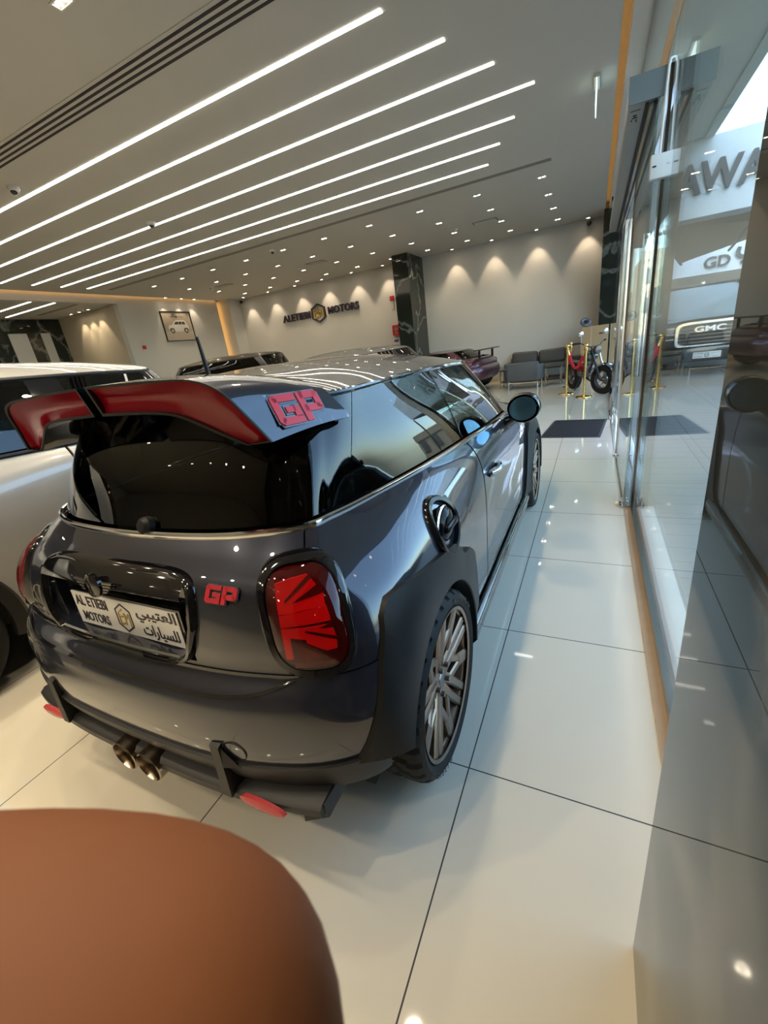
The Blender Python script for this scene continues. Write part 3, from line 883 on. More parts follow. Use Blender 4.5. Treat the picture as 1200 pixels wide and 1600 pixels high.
ROOF_SPINE = ([-.25, 0, .35, .8, 1.2, 1.5, 1.7], [1.352, 1.388, 1.408, 1.408, 1.388, 1.352, 1.325])


def cr(p0, p1, p2, p3, t):
    return 0.5 * ((2 * p1) + (-p0 + p2) * t + (2 * p0 - 5 * p1 + 4 * p2 - p3) * t * t + (-p0 + 3 * p1 - 3 * p2 + p3) * t ** 3)


class Net:
    def __init__(s, rows, T=None):
        A = np.array(rows, float)
        if T:
            A = np.array([[T(*q) for q in r] for r in A])
        s.A = A
        s.n, s.k = A.shape[:2]

    def row(s, i):
        if i < 0:
            r = s.A[-i].copy(); r[:, 0] *= -1; return r
        if i > s.n - 1:
            r = s.A[2 * (s.n - 1) - i].copy(); r[:, 0] *= -1; return r
        return s.A[i]

    def col(s, u):
        sg = 1
        if u < 0:
            u = -u; sg = -1
        i = min(int(math.floor(u)), s.n - 2)
        t = u - i
        r = cr(s.row(i - 1), s.row(i), s.row(i + 1), s.row(i + 2), t)
        r = r.copy()
        r[:, 0] *= sg
        return r

    def at(s, u, v):
        c = s.col(u)
        j = min(int(math.floor(v)), s.k - 2)
        t = v - j
        p1, p2 = c[j], c[j + 1]
        p0 = c[j - 1] if j > 0 else 2 * p1 - p2
        p3 = c[j + 2] if j + 2 < s.k else 2 * p2 - p1
        return cr(p0, p1, p2, p3, t)

    def nrm(s, u, v):
        e = 0.02
        v0, v1 = max(0, v - e), min(s.k - 1, v + e)
        d = s.at(u, v1) - s.at(u, v0)
        a = abs(u)
        u0_, u1_ = max(0.0, a - e), min(s.n - 1, a + e)
        sg = -1 if u < 0 else 1
        q = (s.at(sg * u1_, v) - s.at(sg * u0_, v)) * sg
        n = np.cross(q, d)
        L = np.linalg.norm(n)
        n = n / (L if L > 1e-12 else 1)
        # towards the outside
        c = s.at(u, v)
        ref = np.array([c[0], c[1] - 1.2, 0.0])
        return -n if n @ ref < 0 else n

    def panel(s, mb, us, vs, off=0.0, thick=0.012, hole=None):
        """outer skin over the parameter grid, edges folded inwards"""
        P = [[s.at(u, v) + s.nrm(u, v) * off for v in vs] for u in us]
        N = [[s.nrm(u, v) for v in vs] for u in us]
        a, b = len(us), len(vs)
        verts = [p for r in P for p in r]
        faces = []
        for i in range(a - 1):
            for j in range(b - 1):
                c = (P[i][j] + P[i + 1][j + 1]) / 2
                if hole and hole(c):
                    continue
                faces.append((i * b + j, (i + 1) * b + j, (i + 1) * b + j + 1, i * b + j + 1))
        if thick:
            bd = [(i, 0) for i in range(a)] + [(a - 1, j) for j in range(1, b)] + [(i, b - 1) for i in range(a - 2, -1, -1)] + [(0, j) for j in range(b - 2, 0, -1)]
            o = len(verts)
            verts += [P[i][j] - N[i][j] * thick for i, j in bd]
            m = len(bd)
            for q in range(m):
                i, j = bd[q]
                i2, j2 = bd[(q + 1) % m]
                if hole and hole((P[i][j] + P[i2][j2]) / 2):
                    continue
                faces.append((i * b + j, i2 * b + j2, o + (q + 1) % m, o + q))
        mb.add(verts, faces)
        return mb


def roof_grid(gh, spine, us, ns=9, off=0.0, lift=1.0):
    P = []
    for u in us:
        e = gh.at(u, gh.k - 1)
        ly = e[1] * 0.93 + 0.045
        zs = np.interp(ly, spine[0], spine[1])
        r = []
        for k in range(ns):
            t = k / (ns - 1)
            w = 1 - (1 - t) ** 2.3
            r.append((e[0] * (1 - t), lerp(e[1], ly, t), e[2] + (zs - e[2]) * w + off))
        P.append(r)
    return P


def wheel(parent, c, side, R, rim, width, style, m_rim, tread=True, letters=None):
    """c: centre of the outer face; side +1 faces +x"""
    x, y, z = c
    ax = (side, 0, 0)
    n = 150 if tread else 48
    mb = MB()
    # rim barrel, lip
    mb.lathe([(rim - 0.012, 0.0), (rim, 0.004), (rim + 0.002, -0.006), (rim - 0.016, -0.018), (rim - 0.03, -0.06), (rim - 0.03, -width + 0.02), (rim, -width)], c, ax, 64)
    mb.lathe([(0.0, -0.028), (0.07, -0.030), (0.075, -0.045), (0.0, -0.05)], c, ax, 32)
    e2, e3 = V((0, 1, 0)), V((0, 0, 1))
    def P(r, a, h):
        return V(c) + V(ax) * h + e2 * (r * math.cos(a)) + e3 * (r * math.sin(a))
    def bar(r0, a0, r1, a1, w0, w1, h0, h1, d=0.022):
        p, q = P(r0, a0, 0), P(r1, a1, 0)
        t = (q - p).normalized()
        s_ = V(ax).cross(t)
        vs = []
        for (b, w, h) in ((p, w0, h0), (q, w1, h1)):
            A = V(ax)
            vs += [b + s_ * (w / 2) + A * (h - d), b + s_ * (w / 2) + A * (h - 0.006), b + s_ * (w * 0.32) + A * h, b - s_ * (w * 0.32) + A * h, b - s_ * (w / 2) + A * (h - 0.006), b - s_ * (w / 2) + A * (h - d)]
        fs = [(i, (i + 1) % 6, 6 + (i + 1) % 6, 6 + i) for i in range(6)] + [tuple(range(5, -1, -1)), tuple(range(6, 12))]
        mb.add(vs, fs)
    k = rim
    if style == 'fork':
        for i in range(5):
            a = PI / 2 + i * 2 * PI / 5
            d = math.radians
            for sg in (-1, 1):
                bar(0.040, a + sg * d(21), 0.50 * k, a + sg * d(11), 0.044, 0.036, -0.030, -0.018)
                bar(0.50 * k, a + sg * d(11), 0.985 * k, a + sg * d(6.5), 0.036, 0.036, -0.018, -0.004)
                bar(0.40 * k, a + sg * d(14), 0.68 * k, a + sg * d(32.5), 0.034, 0.030, -0.024, -0.014)
            bar(0.655 * k, a + d(36), 0.985 * k, a + d(36), 0.058, 0.050, -0.014, -0.004)
    else:
        for i in range(style):
            a = PI / 2 + i * 2 * PI / style
            bar(0.045, a, 0.98 * k, a, 0.05, 0.045, -0.03, -0.008)
    w = mb.build('wheel', m_rim, parent, angle=30)
    # tyre
    mb = MB()
    sh = 0.012
    prof = [(rim + 0.001, -0.006), (rim + 0.008, 0.004), (rim + (R - rim) * 0.45, 0.012), (R - 0.018, 0.004), (R - 0.006, -0.010), (R - 0.001, -0.028), (R, -width / 2), (R - 0.001, -width + 0.028), (R - 0.006, -width + 0.010), (R - 0.018, -width - 0.004), (rim + 0.008, -width - 0.004), (rim, -width + 0.006)]
    if tread:
        fine = []
        for i, (r, h) in enumerate(prof):
            if i in (5, 6):
                r1, h1 = prof[i + 1]
                for g in range(6):
                    t = g / 6
                    fine.append((lerp(r, r1, t), lerp(h, h1, t)))
            else:
                fine.append((r, h))
        prof = fine
        e1 = V((0, 0, 1)); ee2 = V(ax).cross(e1)
        vs, fs = [], []
        for i, (r, h) in enumerate(prof):
            for q in range(n):
                rr = r
                if r > R - 0.012 and (q + int(abs(h) * 30)) % 5 == 0 and not (-0.5 * width - 0.008 < h < -0.5 * width + 0.008):
                    rr = r - 0.011
                if r > R - 0.003 and any(abs(h + width * t) < 0.009 for t in (0.36, 0.66)):
                    rr = r - 0.007
                an = 2 * PI * q / n + abs(h + width / 2) * 0.35
                vs.append(V(c) + V(ax) * h + e1 * rr * math.cos(an) + ee2 * rr * math.sin(an))
        for i in range(len(prof) - 1):
            for q in range(n):
                l = (q + 1) % n
                fs.append((i * n + q, i * n + l, (i + 1) * n + l, (i + 1) * n + q))
        mb.add(vs, fs)
    else:
        mb.lathe(prof, c, ax, n)
    ty = mb.build('tyre', 'rubber', w, angle=25 if tread else 40)
    if letters:
        rm = rim + (R - rim) * 0.5
        for base in (PI * 1.17, PI * 0.17):
            mb = MB()
            for q, ch in enumerate(letters):
                a = base + q * 0.105
                o = P(rm, a, 0.0125)
                tx = (-e2 * math.sin(a) + e3 * math.cos(a))
                rd = (e2 * math.cos(a) + e3 * math.sin(a))
                if side > 0:
                    exx, eyy = tx, -rd
                else:
                    exx, eyy = -tx, -rd
                add_text(mb, ch, o - exx * 0.009 - eyy * 0.009, exx, eyy, V(ax), 0.017 if ch != 'I' else 0.004, 0.018, 0.0012)
            mb.build('lettering', 'rubber_letter', w, smooth=False)
    mb = MB(); mb.lathe([(0.06, -0.075), (rim * 0.72, -0.075), (rim * 0.72, -0.10), (0.06, -0.10)], c, ax, 40); mb.build('brake_disc', 'disc', w)
    mb = MB(); mb.lathe([(0.0, -0.024), (0.024, -0.025), (0.03, -0.032)], c, ax, 20)
    for i in range(5):
        a = i * 2 * PI / 5 + 0.6
        mb.lathe([(0.0, -0.012), (0.009, -0.014), (0.010, -0.03)], P(0.052, a, 0), ax, 8)
    mb.build('centre_cap', 'disc', w)
    return w


# ---- the hatchback -------------------------------------------------
CX, RY = -1.23, 1.073
car = thing('car', 'dark grey three-door hatchback with large red-faced split roof wing', 'car', (CX, RY, 0))
body = Net(ST)
gh3 = []
for lo, up in GH:
    lo, up = np.array(lo), np.array(up)
    mid = (lo + up) / 2
    o = np.array([mid[0], mid[1] - 0.75, 0.0]); o /= np.linalg.norm(o)
    gh3.append([lo, mid + o * 0.014, up])
house = Net(gh3)
RW = 0.318
WX = 0.832
AR = 0.352


def arch(c):
    if abs(c[0]) < 0.55:
        return False
    for wy in (0.0, 2.495):
        if (c[1] - wy) ** 2 + (c[2] - RW) ** 2 < (AR + 0.012) ** 2:
            return True
    return c[2] < 0.27


def span(a, b, n):
    return [a + (b - a) * i / (n - 1) for i in range(n)]


# inner dark shell
mb = MB()
body.panel(mb, span(-16, 16, 161), span(0, 9.5, 32), off=-0.016, thick=0, hole=lambda p: arch(p) or (p[1] < -0.38 and abs(p[0]) < 0.36 and 0.66 < p[2] < 0.95))
mb.build('inner_shell', 'liner', car, recalc=False)
mb = MB(); mb.box((-0.70, -0.35, 0.20), (0.70, 3.0, 0.30)); mb.box((-0.6, 1.9, 0.3), (0.6, 2.9, 0.7)); mb.build('underbody', 'liner', car, smooth=False)
for wy in (0.0, 2.495):
    for sg in (-1, 1):
        mb = MB(); mb.lathe([(AR + 0.02, 0.0), (AR + 0.02, -0.30), (0.0, -0.30)], (sg * 0.80, wy, RW), (sg, 0, 0), 48, a0=-1.45, a1=1.45); mb.build('wheel_well', 'liner', car)

# painted panels
SEAM = 0.02
def recess(p):
    return p[1] < -0.40 and abs(p[0]) < 0.318 and 0.702 < p[2] < 0.928


mb = MB(); body.panel(mb, span(-2.86, 2.86, 151), span(0.06, 5.0, 80), hole=recess); tail = mb.build('tailgate', 'paint', car, angle=50, recalc=False)
for sg in (1, -1):
    mb = MB(); body.panel(mb, [sg * u for u in span(2.90, 7.985, 90)], span(0.06, 5.0, 46), hole=arch); mb.build('rear_quarter_panel', 'paint', car, angle=50, recalc=False)
    mb = MB(); body.panel(mb, [sg * u for u in span(5.5, 7.985, 40)], span(5.0, 9.2, 34), thick=0, hole=arch); mb.build('rear_lower_panel', 'paint', car, angle=50, recalc=False)
    mb = MB(); body.panel(mb, [sg * u for u in span(8.015, 10.45, 50)], span(0.06, 9.3, 70), hole=lambda c: c[2] < 0.25); mb.build('door', 'paint', car, angle=50, recalc=False)
    mb = MB(); body.panel(mb, [sg * u for u in span(10.48, 13.2, 60)], span(0.06, 9.3, 60), hole=arch); mb.build('front_fender', 'paint', car, angle=50, recalc=False)
mb = MB(); body.panel(mb, span(-5.5, 5.5, 121), span(5.06, 8.02, 34), hole=arch, thick=0.02); mb.build('rear_bumper', 'paint', car, angle=50, recalc=False)
us = [13.22 + (16 - 13.22) * i / 20 for i in range(21)]
mb = MB(); body.panel(mb, us + [u - 32 for u in []], span(0.06, 9.3, 40)); body.panel(mb, [-u for u in us], span(0.06, 9.3, 40)); mb.build('front_bumper', 'paint', car, angle=50, recalc=False)
# bonnet
P = []
for u in span(10.3, 16, 40):
    e = body.at(u, 0.0)
    P.append([(e[0] * s_, e[1] - 0.02 * (1 - s_ * s_), e[2] + 0.055 * (1 - abs(s_) ** 2.2)) for s_ in span(-1, 1, 21)])
mb = MB(); mb.grid(P); mb.build('bonnet', 'paint', car, angle=50)

# bumper sill, the dark recess above the bumper
P = []
for u in span(-2.6, 2.6, 81):
    k = max(0.02, 1 - (abs(u) / 2.6) ** 5)
    P.append([body.at(u, 4.985 + 0.92 * k * t) + body.nrm(u, 5.0 + 0.9 * k * t) * (0.004 - 0.010 * math.sin(PI * t) * k) for t in span(0, 1, 6)])
mb = MB(); mb.grid(P); mb.build('bumper_step', 'gloss_black', car, recalc=False)

# glass house
def gpanel(name, us, v0, v1, m, off=0.0, nv=14, thick=0.01):
    mb = MB(); house.panel(mb, us, span(v0, v1, nv), off=off, thick=thick); return mb.build(name, m, car, angle=60, recalc=False)


def lean(a0, a1, b0, b1, n, nv, name, m, off=0.0, sg=1):
    """panel whose rear and front edges lean: u from a0..b0 at the bottom, a1..b1 at the top"""
    P = []
    for i in range(n):
        r = []
        for j in range(nv):
            t = j / (nv - 1)
            u = lerp(lerp(a0, a1, t), lerp(b0, b1, t), i / (n - 1))
            v = 0.03 + (1.93) * t
            r.append(house.at(sg * u, v) + house.nrm(sg * u, v) * off)
        P.append(r)
    mb = MB(); mb.grid(P)
    return mb.build(name, m, car, angle=60, recalc=False)


lean(-2.98, -2.98, 2.98, 2.98, 50, 14, 'rear_window', 'priv')
for sg in (1, -1):
    lean(3.02, 3.02, 4.99, 5.75, 20, 12, 'corner_glass', 'priv', 0.0, sg)
    lean(5.03, 5.79, 7.96, 7.93, 26, 12, 'quarter_window', 'priv', 0.0, sg)
    lean(8.02, 7.99, 9.86, 9.72, 20, 12, 'door_window', 'doorglass', 0.0, sg)
    lean(9.88, 9.74, 10.35, 10.35, 8, 12, 'windscreen_pillar', 'gloss_black', 0.002, sg)
    lean(7.90, 7.88, 8.10, 8.07, 6, 12, 'centre_pillar', 'gloss_black', -0.012, sg)
mb = MB()
mb.grid([[house.at(u, v) for v in span(0.03, 1.96, 12)] for u in span(10.36, 13, 24)])
mb.grid([[house.at(-u, v) for v in span(0.03, 1.96, 12)] for u in span(10.36, 13, 24)])
mb.build('windscreen', 'doorglass', car, angle=60)
# black band round the rear glass
mb = MB()
for sg in (1, -1):
    P = [[house.at(sg * u, v) - house.nrm(sg * u, v) * 0.004 for v in span(0.05, 1.9, 12)] for u in span(2.55, 5.4, 20)]
    mb.grid(P)
mb.build('glass_border', 'gloss_black', car, angle=60)
# roof
us = span(0, 13, 79)
R1 = roof_grid(house, ROOF_SPINE, us, 11)
mb = MB(); mb.grid(R1); mb.grid([[(-x, y, z) for x, y, z in r] for r in R1])
roof = mb.build('roof', 'roofpaint', car, angle=60)
for sg in (1, -1):
    mb = MB(); mb.tube([house.at(sg * u, 2.0) + np.array([sg * 0.004, 0, -0.006]) for u in span(3.2, 10.4, 50)], 0.009, 8); mb.build('roof_rail_trim', 'gloss_black', car)
# bright belt line
mb = MB()
pts = [body.at(u, 0.0) + body.nrm(u, 0.3) * 0.004 + np.array([0, 0, 0.004]) for u in span(-10.3, 10.3, 181)]
vs_, fs_ = [], []
for i, u in enumerate(span(-10.3, 10.3, 181)):
    n_ = body.nrm(u, 0.05); n_ = np.array([n_[0], n_[1], 0]); n_ /= np.linalg.norm(n_)
    p = body.at(u, 0.0)
    for q in range(8):
        a = 2 * PI * q / 8
        vs_.append(p + n_ * (0.004 + 0.008 * math.cos(a)) + np.array([0, 0, -0.001 + 0.0115 * math.sin(a)]))
for i in range(180):
    for q in range(8):
        fs_.append((i * 8 + q, i * 8 + (q + 1) % 8, (i + 1) * 8 + (q + 1) % 8, (i + 1) * 8 + q))
mb.add(vs_, fs_); mb.build('belt_trim', 'chrome', car)

wp = house.at(0.28, 0.06); mb = MB(); mb.lathe([(0.0, 0.030), (0.016, 0.028), (0.026, 0.018), (0.028, 0.0)], wp, V(house.nrm(0.28, 0.3)), 20); mb.build('wiper_hub', 'matte_black', car)
# surface used for laying details on the body
bv, bf = [], []
for sg in (1, -1):
    g = MB(); g.grid([[body.at(sg * u, v) for v in span(0, 9.5, 60)] for u in span(0, 16, 160)])
    o = len(bv); bv += [V(p) for p in g.v]; bf += [tuple(i + o for i in f) for f in g.f]
BVH = BVHTree.FromPolygons(bv, bf)


def drape(o, ex, ey, n, a, b, off):
    o, ex, ey, n = V(o), V(ex), V(ey), V(n)
    st = o + ex * a + ey * b + n * 0.35
    h, nn, _, _ = BVH.ray_cast(st, -n, 1.2)
    if h is None:
        h = o + ex * a + ey * b
    return h + n * off


def rr_loop(w, h, p, n=56, cx_=0, cy_=0, skew=0.0):
    L = []
    for i in range(n):
        a = 2 * PI * i / n
        c_, s_ = math.cos(a), math.sin(a)
        x = w / 2 * math.copysign(abs(c_) ** (2 / p), c_)
        y = h / 2 * math.copysign(abs(s_) ** (2 / p), s_)
        L.append((cx_ + x + skew * y, cy_ + y))
    return L


def drape_loops(mb, frame, loops, close=True, m=None):
    """loops: list of (2d loop, offset); connects them; fills the last"""
    n = len(loops[0][0])
    vs = []
    for L, off in loops:
        for a, b in L:
            vs.append(drape(*frame, a, b, off))
    fs = []
    for k in range(len(loops) - 1):
        for i in range(n):
            j = (i + 1) % n
            fs.append((k * n + i, k * n + j, (k + 1) * n + j, (k + 1) * n + i))
    if close:
        L, off = loops[-1]
        cx_ = sum(p[0] for p in L) / n; cy_ = sum(p[1] for p in L) / n
        vs.append(drape(*frame, cx_, cy_, off))
        c = len(vs) - 1
        for i in range(n):
            fs.append(((len(loops) - 1) * n + i, (len(loops) - 1) * n + (i + 1) % n, c))
    mb.add(vs, fs)


def scale_loop(L, s_):
    n = len(L)
    cx_ = sum(p[0] for p in L) / n; cy_ = sum(p[1] for p in L) / n
    return [(cx_ + (x - cx_) * s_, cy_ + (y - cy_) * s_) for x, y in L]


def in_loop(L, k):
    n = len(L)
    cx_ = sum(p[0] for p in L) / n; cy_ = sum(p[1] for p in L) / n
    out = []
    for x, y in L:
        d = math.hypot(x - cx_, y - cy_)
        out.append((cx_ + (x - cx_) * (d - k) / d, cy_ + (y - cy_) * (d - k) / d))
    return out


def drape_poly(mb, frame, poly, off, th=0.003, sub=5):
    """small flat shape laid on the body: polygon resampled along its edges"""
    pts = []
    for i in range(len(poly)):
        a, b = poly[i], poly[(i + 1) % len(poly)]
        for k in range(sub):
            pts.append((lerp(a[0], b[0], k / sub), lerp(a[1], b[1], k / sub)))
    top = [drape(*frame, x, y, off + th) for x, y in pts]
    bot = [drape(*frame, x, y, off - 0.004) for x, y in pts]
    k = len(pts)
    mb.add(top + bot, [tuple(range(k))] + [(i, (i + 1) % k, k + (i + 1) % k, k + i) for i in range(k)])


# tail lamps
for sg in (1, -1):
    nn = V((sg * 0.56, -0.82, 0.12)).normalized()
    exx = V((0.82, sg * 0.56, 0)).normalized()
    eyy = nn.cross(exx) * (-1)
    if eyy.z < 0:
        eyy = -eyy
    fr = ((sg * 0.647, -0.43, 0.832), exx, eyy, nn)
    sk = 0.06 * -sg
    O = rr_loop(0.222, 0.288, 3.0, 64, skew=sk)
    mb = MB()
    drape_loops(mb, fr, [(in_loop(O, -0.003), -0.006), (O, 0.008), (in_loop(O, 0.006), 0.014), (in_loop(O, 0.021), 0.012), (in_loop(O, 0.024), -0.003)], close=False)
    ring = mb.build('tail_lamp', 'gloss_black', car, recalc=False)
    I = in_loop(O, 0.022)
    mb = MB(); drape_loops(mb, fr, [(I, 0.002), (scale_loop(I, 0.6), 0.003), (scale_loop(I, 0.25), 0.003)]); mb.build('reflector_back', 'lamp_back', ring, recalc=False)
    mb = MB()
    s2 = sg
    def q(pts):
        drape_poly(mb, fr, [(s2 * x, y) for x, y in pts], 0.004, 0.004)
    def zz(pts):
        return [((x - 760) * .0004, (610 - y) * .0004) for x, y in pts]
    for g_ in ([(600, 395), (700, 380), (700, 560), (600, 560)], [(700, 380), (800, 375), (885, 480), (885, 545), (700, 555)], [(600, 570), (890, 548), (905, 630), (600, 635)],
               [(600, 645), (740, 650), (740, 720), (600, 690)], [(740, 650), (905, 650), (920, 735), (915, 795), (850, 800), (740, 740)], [(600, 690), (645, 690), (640, 835), (600, 835)]):
        q(zz(g_))
    mb.build('light_guide', 'lamp_red', ring, recalc=False)
    mb = MB()
    for g_ in ([(645, 500), (652, 482), (800, 380), (822, 394)], [(690, 505), (862, 428), (888, 478)], [(738, 674), (746, 664), (926, 726), (926, 746)], [(830, 662), (914, 638), (914, 670)]):
        drape_poly(mb, fr, [(s2 * x, y) for x, y in zz(g_)], 0.006, 0.0035)
    mb.build('dark_divider', 'lamp_back', ring, recalc=False)
    mb = MB()
    drape_poly(mb, fr, [(s2 * x, y) for x, y in [(-.048, -.116), (.052, -.112), (.054, -.104), (-.048, -.106)]], 0.004, 0.004)
    drape_poly(mb, fr, [(s2 * x, y) for x, y in [(-.02, -.062), (.02, -.088), (.02, -.100), (-.02, -.100)]], 0.004, 0.002)
    mb.build('reversing_lamp', 'lamp_clear', ring, recalc=False)
    mb = MB(); drape_loops(mb, fr, [(I, 0.008), (in_loop(I, 0.006), 0.018), (scale_loop(I, 0.7), 0.024), (scale_loop(I, 0.4), 0.027), (scale_loop(I, 0.15), 0.028)]); mb.build('lens', 'lens', ring, recalc=False)

# number plate recess
fr = ((0, -0.5, 0.815), (1, 0, 0), (0, 0, 1), (0, -1, 0))
O = rr_loop(0.70, 0.262, 5.5, 96)
O = [(x * (1 - 0.10 * max(0, -y / 0.131)), y) for x, y in O]
mb = MB()
drape_loops(mb, fr, [(in_loop(O, -0.002), -0.004), (O, 0.012), (in_loop(O, 0.006), 0.018), (in_loop(O, 0.016), 0.016), (in_loop(O, 0.022), 0.002)], close=False)
surround = mb.build('plate_surround', 'gloss_black', car, recalc=False)
I2 = in_loop(O, 0.021)
rim_ = [drape(*fr, a, b, 0.004) for a, b in I2]
fl = [V((a * 0.97, -0.448, 0.812 + b * 0.95)) for a, b in I2]
k_ = len(fl)
mb = MB(); mb.add(rim_ + [lerp(p, q, 0.5) for p, q in zip(rim_, fl)] + fl, [(r_ * k_ + i_, r_ * k_ + (i_ + 1) % k_, (r_ + 1) * k_ + (i_ + 1) % k_, (r_ + 1) * k_ + i_) for r_ in (0, 1) for i_ in range(k_)] + [tuple(2 * k_ + i_ for i_ in range(k_))])
mb.build('plate_recess', 'paint', surround, angle=40)
mb = MB()
Pg = []
for i in range(41):
    x = lerp(-0.318, 0.318, i / 40)
    top = 0.120 - 0.012 * (abs(x) / 0.318) ** 4
    bot = 0.072 - 0.006 * (x / 0.318) ** 2
    Pg.append([drape(*fr, x, bot, 0.002), drape(*fr, x, bot, 0.018), drape(*fr, x, bot + 0.006, 0.024), drape(*fr, x, lerp(bot, top, 0.5), 0.023), drape(*fr, x, top, 0.017)])
mb.grid(Pg); mb.build('handle_bar', 'gloss_black', surround, recalc=False)
mb = MB(); Pg = [[drape(*fr, lerp(-0.27, 0.27, i / 30), -0.110 + 0.0 * i, 0.006), drape(*fr, lerp(-0.27, 0.27, i / 30), -0.104, 0.010), drape(*fr, lerp(-0.27, 0.27, i / 30), -0.098, 0.006)] for i in range(31)]; mb.grid(Pg); mb.build('lower_lip', 'chrome', surround, recalc=False)
# round winged emblem
e = drape(*fr, 0, 0.083, 0.026)
mb = MB(); mb.lathe([(0.0, 0.012), (0.026, 0.011), (0.030, 0.009), (0.032, 0.012), (0.036, 0.010), (0.037, 0.0)], e, (0, -1, 0.12), 32)
for sg in (1, -1):
    for k in range(4):
        mb.prism([(sg * 0.038, 0.014 - k * 0.009), (sg * (0.088 - k * 0.010), 0.016 - k * 0.009), (sg * (0.086 - k * 0.010), 0.010 - k * 0.009), (sg * 0.038, 0.008 - k * 0.009)], e, (1, 0, 0), (0, 0.1, 1), (0, -1, 0.1), 0, 0.006)
mb.build('winged_emblem', 'gloss_black', surround)
# number plate and holder
PO = V((0.004, -0.472, 0.765)); px, py, pn = V((0.96, 0, 0)), V((0, 0.03, 1)).normalized(), V((0, -1, 0.03)).normalized()
mb = MB(); mb.prism([(-.268, -.094), (.268, -.094), (.268, .062), (-.268, .062)], PO, px, py, pn, -0.012, 0.006); holder = mb.build('plate_holder', 'gloss_black', car, smooth=False)
mb = MB(); mb.prism([(-.255, -.060), (.255, -.060), (.255, .056), (-.255, .056)], PO, px, py, pn, 0.006, 0.009); plate = mb.build('number_plate', 'white_plate', holder, smooth=False)
mb = MB()
def ptxt(s_, x, y, w, h, b=0.0):
    add_text(mb, s_, PO + px * x + py * y, px, py, pn, w, h, 0.0012, b, 0.0092)
ptxt('AL ETIEBI', -.243, .009, .168, .036, 0.015)
ptxt('MOTORS', -.226, -.046, .140, .034, 0.015)
ptxt(AR_NAME, .066, -.004, .180, .056, 0.015)
ptxt(AR_CARS, .080, -.056, .160, .050, 0.015)
ring_prism(mb, hexagon(0.0, -.003, .074, .100), hexagon(0.0, -.003, .066, .089), PO, px, py, pn, 0.0092, 0.0104)
mb.build('lettering', 'ink', holder, smooth=False)
mb = MB(); em_letters(mb, PO + py * -.003, px, py, pn, .058, .066, 0.0012, 0.0092); mb.build('gold_emblem', 'gold_ink', holder, smooth=False)
mb = MB()
def htxt(s_, x, y, w, h):
    add_text(mb, s_, PO + px * x + py * y, px, py, pn, w, h, 0.0008, 0.02, 0.0062)
htxt('AL ETIEBI', -.238, -.085, .075, .014); htxt('MOTORS', -.158, -.083, .050, .009); htxt(AR_CARS, .09, -.087, .06, .016); htxt(AR_NAME, .155, -.087, .07, .017)
for x in (-.250, .236):
    ring_prism(mb, hexagon(x, -.078, .014, .018), hexagon(x, -.078, .009, .012), PO, px, py, pn, 0.0062, 0.007)
mb.build('holder_print', 'white_ink', holder, smooth=False)


# GP lettering
def gp_shapes():
    G = [[(.10, .50), (.49, .50), (.49, .39), (.15, .39), (.13, .37), (.13, .13), (.15, .11), (.36, .11), (.36, .17), (.21, .17), (.21, .27), (.49, .27), (.49, .03), (.46, 0), (.07, 0), (.0, .07), (.0, .40)],
         ]
    Pp = [[(.53, .50), (.92, .50), (1.0, .43), (1.0, .22), (.93, .15), (.68, .15), (.68, .0), (.53, .0)],
          ]
    return G[0], Pp[0]


def gp_badge(parent, o, ex, ey, n, w):
    o, ex, ey, n = V(o), V(ex).normalized(), V(ey).normalized(), V(n).normalized()
    G, Pp = gp_shapes()
    mb = MB(); mb2 = MB()
    def sc(L, cx_=0.5, cy_=0.25):
        return [((x - cx_) * w, (y - cy_) * w) for x, y in L]
    bars_G = [[(0, .06), (.13, .06), (.13, .44), (0, .44)], [(.06, .38), (.49, .38), (.49, .5), (.06, .5)], [(.06, 0), (.49, 0), (.49, .12), (.06, .12)], [(.36, .1), (.49, .1), (.49, .29), (.36, .29)], [(.22, .19), (.40, .19), (.40, .29), (.22, .29)],
              [(0, .06), (.06, 0), (.13, .1)], [(0, .44), (.06, .5), (.13, .4)]]
    bars_P = [[(.54, 0), (.67, 0), (.67, .5), (.54, .5)], [(.6, .38), (.94, .38), (.94, .5), (.6, .5)], [(.87, .2), (1.0, .2), (1.0, .44), (.87, .44)], [(.6, .15), (.94, .15), (.94, .27), (.6, .27)], [(1, .44), (.94, .5), (.87, .4)], [(1, .21), (.94, .15), (.87, .25)]]
    for b in bars_G + bars_P:
        mb.prism(sc(b), o, ex, ey, n, 0.002, 0.006)
        cx_ = sum(x for x, y in b) / len(b); cy_ = sum(y for x, y in b) / len(b)
        big = []
        for x, y in b:
            big.append((x + (0.028 if x > cx_ else -0.028), y + (0.028 if y > cy_ else -0.028)))
        mb2.prism(sc(big), o, ex, ey, n, 0.0, 0.003)
    back = mb2.build('badge', 'badge_grey', parent, smooth=False)
    mb.build('letter_face', 'badge_red', back, smooth=False)
    return back


bpos = drape(*fr, 0.428, 0.078, 0.0)
nb = V(body.nrm(1.55, 2.1)); exb = V((1, 0.0, 0)) - nb * nb.x; exb.normalize(); eyb = nb.cross(exb) * -1
if eyb.z < 0: eyb = -eyb
gp_badge(car, bpos + nb * 0.003, exb, eyb, nb, 0.088)

# ---- rear wing
def spl(K, m):
    K = np.array(K, float)
    out = []
    for i in range(len(K) - 1):
        p0 = K[i - 1] if i else 2 * K[0] - K[1]
        p3 = K[i + 2] if i + 2 < len(K) else 2 * K[-1] - K[-2]
        for k in range(m):
            out.append(cr(p0, K[i], K[i + 1], p3, k / m))
    out.append(K[-1])
    return out


